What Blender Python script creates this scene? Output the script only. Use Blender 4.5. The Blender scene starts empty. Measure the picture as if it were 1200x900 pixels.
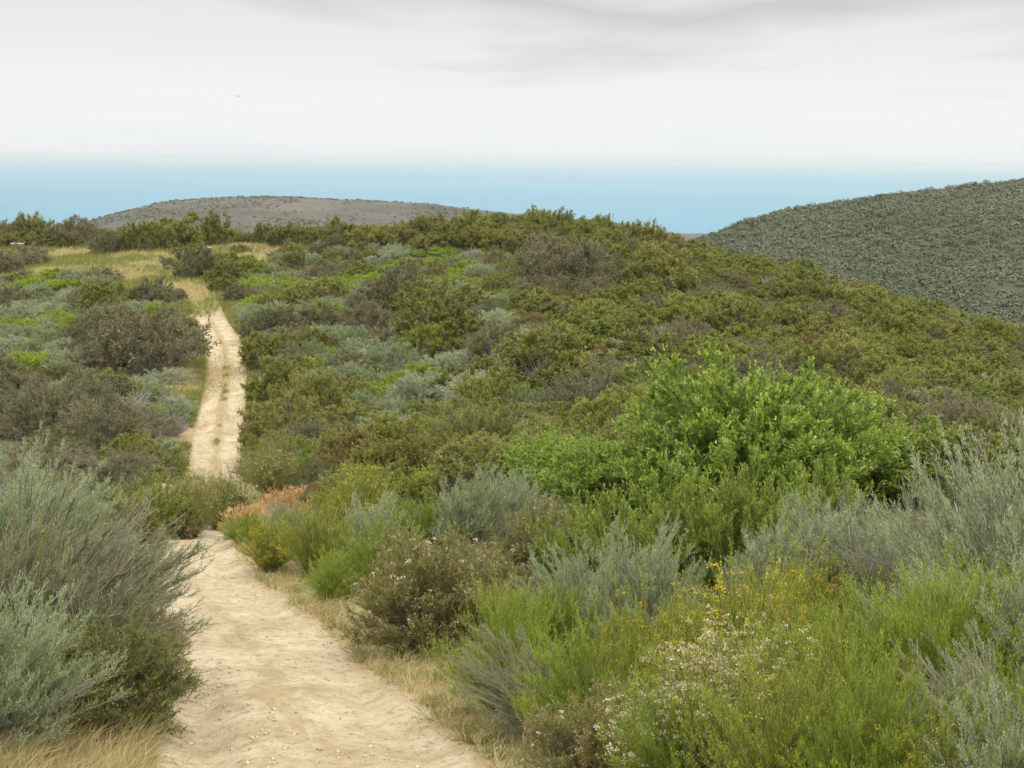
import bpy, math
import numpy as np

C = bpy.context.scene.collection
RNG = np.random.default_rng(7)
F = 1500.0                       # focal length in pixels of the 1200 px wide photograph
EYE = 120.0                      # eye height above the sea, metres
PITCH, ROLL = math.radians(9.98), 0.0108
f0 = np.array([0, math.cos(PITCH), -math.sin(PITCH)])
u0 = np.array([0, math.sin(PITCH), math.cos(PITCH)])
r0 = np.array([1.0, 0, 0])
RIGHT = r0 * math.cos(ROLL) + u0 * math.sin(ROLL)
UP = -r0 * math.sin(ROLL) + u0 * math.cos(ROLL)


def pix(px, py, d):
    """point at horizontal distance d ahead, in camera-centred metres"""
    r = f0 + RIGHT * (px - 600) / F + UP * (450 - py) / F
    return r / r[1] * d


def proj(p):
    p = np.atleast_2d(p)
    w = p @ f0
    return 600 + F * (p @ RIGHT) / w, 450 - F * (p @ UP) / w


def sstep(a, b, x):
    t = np.clip((x - a) / (b - a), 0, 1)
    return t * t * (3 - 2 * t)


# ------------------------------------------------------------------ noise
_H = RNG.random((256, 256))


def vnoise(x, y):
    x = np.asarray(x, float); y = np.asarray(y, float)
    xi = np.floor(x).astype(np.int64); yi = np.floor(y).astype(np.int64)
    fx = x - xi; fy = y - yi
    fx = fx * fx * (3 - 2 * fx); fy = fy * fy * (3 - 2 * fy)
    g = lambda a, b: _H[a & 255, b & 255]
    return ((g(xi, yi) * (1 - fx) + g(xi + 1, yi) * fx) * (1 - fy) +
            (g(xi, yi + 1) * (1 - fx) + g(xi + 1, yi + 1) * fx) * fy) - 0.5


def fbm(x, y, o=4):
    s = 0; a = 1.0
    for k in range(o):
        s = s + a * vnoise(x * 2 ** k + 17 * k, y * 2 ** k + 5 * k); a *= 0.5
    return s


# ------------------------------------------------------------------ terrain
TRAIL_PX = [(380, 900, 6.3), (322, 800, 9), (287, 745, 11.5), (244, 700, 14), (212, 665, 17.5), (214, 640, 20.5),
            (228, 615, 26), (245, 580, 34), (252, 548, 42), (257, 500, 49), (265, 450, 57), (262, 405, 67), (247, 375, 78),
            (234, 345, 88), (200, 320, 108)]
ANCH_PX = TRAIL_PX + [
    (80, 300, 125), (170, 297, 122), (60, 325, 105), (150, 335, 95), (300, 290, 140), (50, 288, 132),
    (50, 500, 45), (0, 600, 25), (100, 420, 65), (0, 380, 85), (100, 350, 95), (120, 560, 30),
    (330, 450, 55), (400, 550, 32), (500, 600, 22), (450, 690, 15.5), (500, 780, 10.5), (600, 860, 7.5), (600, 510, 38),
    (500, 400, 65), (620, 275, 115), (600, 330, 95), (400, 330, 105), (750, 400, 65), (750, 500, 38), (900, 450, 50),
    (900, 350, 90), (1000, 400, 75), (1150, 470, 60), (1200, 452, 80), (1000, 360, 100), (850, 312, 112),
    (740, 288, 115), (480, 280, 125), (880, 640, 16), (1100, 575, 18), (700, 810, 8), (900, 905, 5.6), (1180, 900, 4.6), (1180, 800, 6.5),
    (50, 880, 7), (100, 900, 6.5), (0, 770, 10), (1350, 520, 60), (-150, 520, 45), (-100, 330, 110), (1400, 620, 18)]
ANCH = [tuple(pix(*a)) for a in ANCH_PX]
ANCH += [(0, 0, -1.65), (0, -10, -0.6), (-8, 0, -2.3), (9, 0, -0.7), (2.5, 2.5, -2.1), (-2.5, 3, -2.4), (0, -40, 0.5), (-40, -20, -4),
         (40, -20, 0.5), (-50, 20, -9), (45, 15, -3.5),
         (-45, 160, -12), (-20, 160, -14), (5, 150, -15), (30, 145, -17), (55, 135, -20), (70, 110, -22), (75, 70, -16),
         (-50, 210, -26), (-10, 210, -30), (40, 205, -34), (90, 190, -38), (-90, 160, -16), (-90, 90, -12), (-80, 40, -12),
         (120, 120, -36), (110, 60, -24)]
AN = np.array(ANCH)


def _phi(r2):
    return np.where(r2 > 0, 0.5 * r2 * np.log(np.maximum(r2, 1e-12)), 0)


def _fit():
    P = AN[:, :2] / 50; n = len(P)
    K = _phi(((P[:, None] - P[None]) ** 2).sum(-1)) + np.eye(n) * 2e-4
    A = np.zeros((n + 3, n + 3)); A[:n, :n] = K; A[:n, n] = 1; A[:n, n + 1:] = P; A[n, :n] = 1; A[n + 1:, :n] = P.T
    return P, np.linalg.solve(A, np.concatenate([AN[:, 2], np.zeros(3)]))


_TP, _TW = _fit()


def tps(x, y):
    x = np.asarray(x, float) / 50; y = np.asarray(y, float) / 50
    out = _TW[-3] + _TW[-2] * x + _TW[-1] * y
    for i in range(len(_TP)):
        out = out + _TW[i] * _phi((x - _TP[i, 0]) ** 2 + (y - _TP[i, 1]) ** 2)
    return out


TR = np.array([pix(*a)[:2] for a in TRAIL_PX]); TR = np.vstack([[(0.2, -12), (-0.2, 0.5), (-0.65, 3.5)], TR])
TRD = []
for i in range(len(TR) - 1):      # Catmull-Rom
    p0 = TR[max(i - 1, 0)]; p1 = TR[i]; p2 = TR[i + 1]; p3 = TR[min(i + 2, len(TR) - 1)]
    for t in np.arange(0, 1, 0.25):
        TRD.append(0.5 * (2 * p1 + (p2 - p0) * t + (2 * p0 - 5 * p1 + 4 * p2 - p3) * t * t + (3 * p1 - p0 - 3 * p2 + p3) * t ** 3))
TRD = np.array(TRD)


def trail_dist(x, y):
    """signed distance across the trail (metres)"""
    x = np.asarray(x, float); y = np.asarray(y, float)
    best = np.full(x.shape, 1e9); sg = np.zeros(x.shape)
    for i in range(len(TRD) - 1):
        a = TRD[i]; b = TRD[i + 1]; d = b - a; L2 = d @ d
        t = np.clip(((x - a[0]) * d[0] + (y - a[1]) * d[1]) / L2, 0, 1)
        ex = x - a[0] - t * d[0]; ey = y - a[1] - t * d[1]
        q = ex * ex + ey * ey
        m = q < best
        best = np.where(m, q, best); sg = np.where(m, np.sign(d[0] * ey - d[1] * ex), sg)
    return np.sqrt(best) * -sg


def _cx(y):
    return np.interp(y, TRD[:, 1], TRD[:, 0])


def _far(x, y):
    b = np.interp(y, [-400, -50, 150, 230, 300, 600, 1200, 1900, 2150, 2400, 7000],
                  [-20, -6, -38, -46, -54, -74, -96, -112, -119, -128, -170])
    b = b - 10 * sstep(200, 600, np.abs(x)) * (y < 400) + 6 * fbm(x / 160, y / 160) * sstep(150, 400, y)
    # chaparral hill on the right
    zr = np.interp(x, [-60, 0, 40, 60, 67, 77, 90, 100, 117, 133, 150, 167, 183, 200, 267, 400, 900, 3000],
                   [-90, -60, -46, -38, -33.5, -28.5, -23.3, -19.7, -16.8, -14.1, -12, -9.8, -7.6, -5.8, -1.5, 2, -10, -60])
    gul = 6.5 * fbm(x / 45 + 3, y / 75, 4)
    hr = zr - 0.15 * np.maximum(500 - y, 0) - 0.16 * np.maximum(y - 500, 0) - 10 * (1 - np.exp(-((y - 500) / 9.) ** 2)) * 0.06 + gul * sstep(8, 60, np.abs(y - 500)) + 0.8 * fbm(x / 9, y / 9, 2)
    # pale grassy headland in the middle distance
    zc = np.interp(x, [-3000, -900, -500, -450, -383, -333, -267, -208, -150, -83, -33, 17, 83, 117, 158, 208, 333, 700, 3000],
                   [-140, -125, -88, -74, -56, -43.5, -39.5, -39, -41.5, -43.5, -50, -54, -59, -64, -71, -79, -92, -110, -130])
    hc = zc - 0.085 * np.abs(y - 1250) * sstep(0, 60, np.abs(y - 1250)) + 7 * fbm(x / 120, y / 200, 5) * sstep(10, 200, np.abs(y - 1250)) + 1.2 * fbm(x / 30, y / 30, 3)
    k = 3.0
    m = np.maximum(np.maximum(b, hr), hc)
    return m + k * np.log(np.exp((b - m) / k) + np.exp((hr - m) / k) + np.exp((hc - m) / k)) * 0.5


def ground(x, y, micro=True):
    x = np.asarray(x, float); y = np.asarray(y, float)
    r = np.sqrt((x * 1.15) ** 2 + y ** 2)
    w = sstep(165, 250, r)
    zn = np.where(r < 260, tps(np.clip(x, -260, 260), np.clip(y, -260, 260)), 0)
    z = zn * (1 - w) + _far(x, y) * w
    if micro:
        near = 1 - sstep(130, 200, r)
        ad = np.abs(trail_dist(x, y)) if x.size < 4000 else _TDCACHE
        on = 1 - sstep(1.0, 1.7, ad)
        z = z + near * (1 - on) * (0.10 * fbm(x / 2.5, y / 2.5, 3) + 0.07) + near * on * (
            (-0.095 * np.exp(-((ad - 0.58) / 0.16) ** 2) + 0.03 * np.exp(-((ad - 0.9) / 0.12) ** 2)) * (.6 + 1.2 * vnoise(x * .8 + 9, y * .35)) + (0.045 * fbm(x / 0.5, y / 1.3, 3) + .045 * vnoise((x - _cx(y)) / .17, y / 1.9) + .018 * vnoise(x / .13, y / .2)) * (1 - sstep(30, 80, y)) - 0.03)
    return z


def wz(x, y):
    return ground(np.array([x], float), np.array([y], float))[0] + EYE


# ------------------------------------------------------------------ mesh helpers
def mesh(name, V, tris=None, quads=None, mats=(), tri_m=None, quad_m=None, attr=None, smooth=False):
    me = bpy.data.meshes.new(name)
    V = np.asarray(V, np.float32)
    nt = 0 if tris is None else len(tris); nq = 0 if quads is None else len(quads)
    me.vertices.add(len(V)); me.vertices.foreach_set('co', V.ravel())
    loops = []
    if nt: loops.append(np.asarray(tris, np.int32).ravel())
    if nq: loops.append(np.asarray(quads, np.int32).ravel())
    loops = np.concatenate(loops)
    me.loops.add(len(loops)); me.loops.foreach_set('vertex_index', loops)
    me.polygons.add(nt + nq)
    ls = np.concatenate([np.arange(nt) * 3, nt * 3 + np.arange(nq) * 4]).astype(np.int32)
    me.polygons.foreach_set('loop_start', ls)
    mi = np.concatenate([np.zeros(nt, np.int32) if tri_m is None else tri_m, np.zeros(nq, np.int32) if quad_m is None else quad_m]).astype(np.int32)
    for m in mats: me.materials.append(m)
    me.polygons.foreach_set('material_index', mi)
    if smooth: me.polygons.foreach_set('use_smooth', np.ones(nt + nq, bool))
    if attr is not None:
        for k, v in attr.items():
            a = me.attributes.new(k, 'FLOAT', 'POINT'); a.data.foreach_set('value', np.asarray(v, np.float32))
    me.update(calc_edges=True)
    return me


def link(name, data, parent=None, loc=None, kind=None):
    o = bpy.data.objects.new(name, data); C.objects.link(o)
    if parent is not None: o.parent = parent
    if loc is not None: o.location = loc
    if kind: o['kind'] = kind
    return o


def tag(o, label, cat, group=None):
    o['label'] = label; o['category'] = cat
    if group: o['group'] = group
    return o


def norm(v):
    return v / np.maximum(np.linalg.norm(v, axis=-1, keepdims=True), 1e-9)


# ------------------------------------------------------------------ materials
def newmat(name):
    m = bpy.data.materials.new(name); m.use_nodes = True
    nt = m.node_tree; nt.nodes.clear()
    out = nt.nodes.new('ShaderNodeOutputMaterial')
    return m, nt, nt.nodes, nt.links, out


def ramp(N, stops):
    r = N.new('ShaderNodeValToRGB'); e = r.color_ramp.elements
    while len(e) > 1: e.remove(e[-1])
    e[0].position, e[0].color = stops[0][0], (*stops[0][1], 1)
    for p, c in stops[1:]:
        q = e.new(p); q.color = (*c, 1)
    return r


def mth(N, L, op, a, b=None, c=None, clamp=False):
    n = N.new('ShaderNodeMath'); n.operation = op; n.use_clamp = clamp
    for i, v in enumerate((a, b, c)):
        if v is None: continue
        if hasattr(v, 'node'): L.new(v, n.inputs[i])
        else: n.inputs[i].default_value = v
    return n.outputs[0]


def mixc(N, L, fac, a, b, mode='MIX'):
    n = N.new('ShaderNodeMix'); n.data_type = 'RGBA'; n.blend_type = mode
    for s, v in ((n.inputs[0], fac), (n.inputs[6], a), (n.inputs[7], b)):
        if hasattr(v, 'node'): L.new(v, s)
        elif isinstance(v, (int, float)): s.default_value = v
        else: s.default_value = (*v, 1)
    return n.outputs[2]


def leaf_mat(name, cols, young=None, sat=1.0, trans=0.3, objvar=0.5, rough=0.55):
    """cols: 3-4 colours from leaf to leaf and plant to plant; young: colour of the shoot tips (attribute 'tip')"""
    m, nt, N, L, out = newmat(name)
    geo = N.new('ShaderNodeNewGeometry'); oi = N.new('ShaderNodeObjectInfo'); tc = N.new('ShaderNodeTexCoord')
    nz = N.new('ShaderNodeTexNoise'); nz.inputs['Scale'].default_value = 2.2; nz.inputs['Detail'].default_value = 2
    L.new(tc.outputs['Object'], nz.inputs['Vector'])
    a = mth(N, L, 'MULTIPLY', geo.outputs['Random Per Island'], 0.40)
    b = mth(N, L, 'MULTIPLY_ADD', nz.outputs['Fac'], 1.5, -0.75)
    c = mth(N, L, 'MULTIPLY_ADD', oi.outputs['Random'], objvar, 0.30 - objvar / 2)
    t = mth(N, L, 'ADD', mth(N, L, 'ADD', a, b), c, clamp=True)
    n = len(cols)
    r = ramp(N, [(i / (n - 1), cc) for i, cc in enumerate(cols)]); L.new(t, r.inputs[0])
    col = r.outputs[0]
    if young:
        at = N.new('ShaderNodeAttribute'); at.attribute_name = 'tip'
        col = mixc(N, L, at.outputs['Fac'], col, young)
    p = N.new('ShaderNodeBsdfPrincipled'); L.new(col, p.inputs['Base Color'])
    p.inputs['Roughness'].default_value = rough; p.inputs['Specular IOR Level'].default_value = 0.25
    tr = N.new('ShaderNodeBsdfTranslucent')
    L.new(mixc(N, L, 1.0, col, (1.0, 1.05, 0.55), 'MULTIPLY'), tr.inputs['Color'])
    mx = N.new('ShaderNodeMixShader'); mx.inputs[0].default_value = trans
    L.new(p.outputs[0], mx.inputs[1]); L.new(tr.outputs[0], mx.inputs[2]); L.new(mx.outputs[0], out.inputs[0])
    return m


def twig_mat(name, c1, c2):
    m, nt, N, L, out = newmat(name)
    geo = N.new('ShaderNodeNewGeometry')
    col = mixc(N, L, geo.outputs['Random Per Island'], c1, c2)
    p = N.new('ShaderNodeBsdfPrincipled'); L.new(col, p.inputs['Base Color']); p.inputs['Roughness'].default_value = 0.8
    L.new(p.outputs[0], out.inputs[0])
    return m


M = {}
M['sage'] = leaf_mat('sage_leaf', [(.20, .245, .10), (.31, .365, .185), (.40, .445, .265), (.45, .475, .34)], young=(.40, .49, .24))
M['sage_dark'] = leaf_mat('sage_dark_leaf', [(.13, .155, .055), (.20, .235, .105), (.29, .325, .18), (.37, .395, .26)], young=(.33, .39, .20))
M['twigbrown'] = twig_mat('brown_grey_twig', (.17, .125, .085), (.34, .28, .22))
M['sage_far'] = leaf_mat('sage_far_leaf', [(.19, .23, .10), (.27, .315, .165), (.34, .375, .24), (.40, .415, .31)], objvar=0.8)
M['chamise'] = leaf_mat('chamise_leaf', [(.098, .112, .032), (.168, .184, .046), (.232, .242, .062), (.28, .245, .09)], young=(.31, .295, .07), objvar=0.9)
M['oak'] = leaf_mat('scrub_oak_leaf', [(.09, .118, .026), (.150, .178, .034), (.205, .232, .042), (.26, .262, .06)], young=(.32, .34, .07), objvar=0.8)
M['brown'] = leaf_mat('dry_brown_leaf', [(.12, .125, .055), (.17, .165, .080), (.21, .195, .105), (.25, .205, .13)], objvar=0.9)
M['sumac'] = leaf_mat('sumac_leaf', [(.055, .115, .016), (.11, .21, .024), (.175, .295, .034), (.25, .37, .05), (.34, .35, .09)], young=(.52, .56, .13), trans=0.4, objvar=.2, rough=.38)
M['bright'] = leaf_mat('fresh_leaf', [(.15, .21, .025), (.22, .30, .035), (.29, .37, .045), (.35, .39, .08)], young=(.40, .46, .08), objvar=.5, trans=.4)
M['coyote'] = leaf_mat('coyote_leaf', [(.11, .17, .028), (.18, .25, .042), (.25, .32, .055), (.29, .33, .09)], young=(.42, .48, .12), objvar=.4, trans=.4)
M['broom'] = leaf_mat('deerweed_leaf', [(.20, .25, .028), (.30, .345, .04), (.39, .42, .055), (.45, .43, .09)], young=(.50, .50, .09), trans=.42)
M['buck'] = leaf_mat('buckwheat_leaf', [(.12, .145, .03), (.19, .205, .045), (.27, .235, .075), (.34, .26, .115)], young=(.46, .36, .17))
M['redleaf'] = leaf_mat('reddish_leaf', [(.10, .12, .028), (.155, .16, .036), (.21, .175, .05), (.28, .17, .06)], young=(.30, .24, .07))
M['orange'] = leaf_mat('dead_orange_leaf', [(.48, .28, .12), (.62, .40, .19), (.72, .52, .30)], trans=.2)
M['straw'] = leaf_mat('straw', [(.30, .25, .11), (.42, .34, .16), (.54, .43, .23), (.58, .43, .28)], trans=.25)
M['grassg'] = leaf_mat('green_grass', [(.12, .155, .035), (.18, .21, .05), (.28, .27, .09), (.40, .34, .15)], trans=.3)
M['yellow'] = leaf_mat('yellow_petal', [(.75, .40, .03), (.80, .54, .06), (.80, .64, .12)], trans=.35)
M['heads'] = leaf_mat('buckwheat_head', [(.33, .22, .15), (.55, .42, .33), (.75, .66, .55), (.80, .74, .66)], trans=.15)
M['seeds'] = leaf_mat('dry_head', [(.16, .10, .05), (.24, .16, .09), (.34, .26, .17)], trans=.1)
M['twig'] = twig_mat('grey_twig', (.16, .145, .115), (.31, .285, .24))
M['twigpale'] = twig_mat('bleached_twig', (.30, .275, .24), (.46, .43, .39))
M['buckfar'] = leaf_mat('rusty_leaf', [(.10, .105, .035), (.165, .15, .045), (.225, .175, .06), (.28, .18, .08)], young=(.32, .25, .08), objvar=.9)
M['twigdark'] = twig_mat('brown_twig', (.11, .085, .06), (.21, .165, .125))
M['twiggreen'] = twig_mat('green_stem', (.10, .12, .04), (.19, .18, .07))


# ------------------------------------------------------------------ plants
def tubes(P, R):
    """P (n,k,3) polylines, R (n,k) radii -> verts, quads of three-sided tubes"""
    n, k, _ = P.shape
    T = norm(np.gradient(P, axis=1))
    ref = np.where(np.abs(T[..., 2:3]) > 0.9, np.array([1., 0, 0]), np.array([0, 0, 1.]))
    A = norm(np.cross(T, ref)); B = np.cross(T, A)
    ang = np.array([0, 2.094, 4.189])
    V = P[:, :, None] + R[:, :, None, None] * (A[:, :, None] * np.cos(ang)[None, None, :, None] + B[:, :, None] * np.sin(ang)[None, None, :, None])
    idx = np.arange(n * k * 3).reshape(n, k, 3)
    a = idx[:, :-1]; b = idx[:, 1:]
    Q = np.stack([a, np.roll(a, -1, 2), np.roll(b, -1, 2), b], -1).reshape(-1, 4)
    return V.reshape(-1, 3), Q


def leaves_tri(B, D, L, W, rng):
    s = norm(np.cross(D, rng.normal(size=D.shape)))
    w = (W / 2)[:, None]
    m = B + D * (L * .25)[:, None]
    V = np.stack([m - s * w, m + s * w, B + D * L[:, None]], 1).reshape(-1, 3)
    return V, np.arange(len(V)).reshape(-1, 3)


def leaves_quad(B, D, L, W, rng, up=0.0):
    s = rng.normal(size=D.shape); s[:, 2] *= (1 - up)
    s = norm(np.cross(D, norm(np.cross(D, s)) + up * np.array([0, 0, 1.])))
    w = (W / 2)[:, None]; h = (L * .5)[:, None]
    nrm = np.cross(s, D)
    V = np.stack([B, B + D * h + s * w + nrm * w * .25, B + D * L[:, None], B + D * h - s * w + nrm * w * .25], 1).reshape(-1, 3)
    return V, np.arange(len(V)).reshape(-1, 4)


def gen(seed, R=.6, H=1., n_stem=100, n_shoot=12, sl=.13, n_leaf=18, ll=.022, lw=.0035, quad=False, t0=.45, splay=1.0,
        stem_r=.006, up=.35, ang=.7, lean=(0, 0), lobes=.25, tall=1.0, fill=.35, twigs=True, bend=.35, cone=1.0, wild=0.0, tipcurve=2.0,
        jit=.25, flat=0.0, zexp=.8):
    """returns dict with leaf mesh arrays, stem arrays and the tips of the stems"""
    g = np.random.default_rng(seed)
    ct = g.random(n_stem) ** cone; ct = 1 - ct * splay           # cos of the angle from vertical
    ph = g.random(n_stem) * 2 * math.pi
    st = np.sqrt(np.clip(1 - ct * ct, 0, 1))
    lob = 1 + lobes * (vnoise(np.cos(ph) * 1.7 + seed, np.sin(ph) * 1.7 + ct * 2.1) * 2 + g.normal(size=n_stem) * .22)
    lob = np.minimum(lob, 1 + lobes * .8)
    rad = lob * (1 - fill * g.random(n_stem) ** 1.7)
    E = np.stack([R * st * np.cos(ph) * rad, R * st * np.sin(ph) * rad, H * (.12 + .88 * np.maximum(ct, 0) ** zexp) * rad * tall], 1)
    E[:, 0] += lean[0] * E[:, 2]; E[:, 1] += lean[1] * E[:, 2]
    B0 = E * np.array([.14, .14, 0]) + g.normal(size=E.shape) * np.array([R * .05, R * .05, 0]); B0[:, 2] = -.05
    Cc = B0 + (E - B0) * np.array([bend, bend, .62]) + g.normal(size=E.shape) * R * .05
    k = 6; t = np.linspace(0, 1, k)[None, :, None]
    P = B0[:, None] * (1 - t) ** 2 + 2 * Cc[:, None] * t * (1 - t) + E[:, None] * t * t
    P = P + g.normal(size=P.shape) * np.minimum(t, .8) * R * .018
    out = {}
    SR = np.linspace(1, .3, k)[None] * stem_r * (.6 + .8 * g.random((n_stem, 1)))
    # shoots
    ts = t0 + (1 - t0) * g.random((n_stem, n_shoot)) ** .8
    ts[:, 0] = 1.0
    x = ts * (k - 1); i = np.minimum(x.astype(int), k - 2); fr = (x - i)[..., None]
    rows = np.arange(n_stem)[:, None]
    SB = P[rows, i] * (1 - fr) + P[rows, i + 1] * fr
    TG = norm(P[rows, i + 1] - P[rows, i])
    SD = norm(TG * .9 + g.normal(size=TG.shape) * ang * .75 + np.array([lean[0], lean[1], up]))
    SL = sl * (.5 + .8 * g.random((n_stem, n_shoot))) * (1.15 - .45 * ts)
    SB = SB.reshape(-1, 3); SD = SD.reshape(-1, 3); SL = SL.ravel(); tsf = ts.ravel()
    ns = len(SB)
    # leaves
    tl = (np.arange(n_leaf) + g.random((ns, n_leaf))) / n_leaf
    LB = SB[:, None] + SD[:, None] * (tl * SL[:, None])[..., None] + np.array([0, 0, 1.]) * (up * .25 * SL[:, None] * tl ** tipcurve)[..., None]
    LB = LB + g.normal(size=LB.shape) * (jit * ll)
    per = norm(g.normal(size=LB.shape))
    LD = norm(SD[:, None] * .8 + per * ang + np.array([0, 0, up * .5]))
    tip = (tl ** 2.5 * .75 * (tsf[:, None] ** 2)).ravel()
    LB = LB.reshape(-1, 3); LD = LD.reshape(-1, 3); nl = len(LB)
    LL = ll * (.55 + .8 * g.random(nl)); LW = lw * (.7 + .6 * g.random(nl))
    if wild: LD = norm(LD + g.normal(size=LD.shape) * wild)
    V, Fc = (leaves_quad(LB, LD, LL, LW, g, flat) if quad else leaves_tri(LB, LD, LL, LW, g))
    out['leaf'] = (V, Fc, quad, np.repeat(tip, 4 if quad else 3))
    if twigs:
        TV, TQ = tubes(P, SR)
        K2 = np.stack([SB, SB + SD * (SL * .55)[:, None] + np.array([0, 0, .06 * up]) * SL[:, None], SB + SD * (SL * .97)[:, None] + np.array([0, 0, .25 * up]) * SL[:, None]], 1)
        R2 = np.tile(np.array([[.42, .32, .16]]) * stem_r, (ns, 1))
        V2, Q2 = tubes(K2, R2)
        out['stem'] = (np.vstack([TV, V2]), np.vstack([TQ, Q2 + len(TV)]))
    out['tips'] = P[:, -1]; out['tipdir'] = norm(P[:, -1] - P[:, -2]); out['shoot_tips'] = SB + SD * SL[:, None]
    out['paths'] = P
    return out


def leafmesh(name, d, mat):
    V, Fc, q, tip = d['leaf']
    return mesh(name, V, quads=Fc if q else None, tris=None if q else Fc, mats=[mat], attr={'tip': tip})


def stemmesh(name, d, mat):
    V, Q = d['stem']
    return mesh(name, V, quads=Q, mats=[mat])


def joined(name, d, lm, tm):
    """foliage and stems of a far shrub in one mesh, two materials"""
    V, Fc, q, tip = d['leaf']; SV, SQ = d['stem']
    n = len(V); SQ = SQ + n
    VV = np.vstack([V, SV]); at = {'tip': np.concatenate([tip, np.zeros(len(SV))])}
    if q:
        return mesh(name, VV, quads=np.vstack([Fc, SQ]), mats=[lm, tm], quad_m=np.concatenate([np.zeros(len(Fc)), np.ones(len(SQ))]), attr=at)
    return mesh(name, VV, tris=Fc, quads=SQ, mats=[lm, tm], quad_m=np.ones(len(SQ)), attr=at)


def headmesh(name, centres, rad, n, mat, seed, size):
    """clusters of small petals or florets"""
    g = np.random.default_rng(seed)
    c = np.repeat(centres, n, 0); d = norm(g.normal(size=c.shape)); d[:, 2] = np.abs(d[:, 2]) * .8
    B = c + d * rad * g.random((len(c), 1)) ** .5
    V, Q = leaves_quad(B, norm(d + g.normal(size=d.shape) * .5), np.full(len(c), size) * (.6 + .8 * g.random(len(c))), np.full(len(c), size * .75), g)
    return mesh(name, V, quads=Q, mats=[mat], attr={'tip': np.zeros(len(V))})


NEAR = {}


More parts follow.
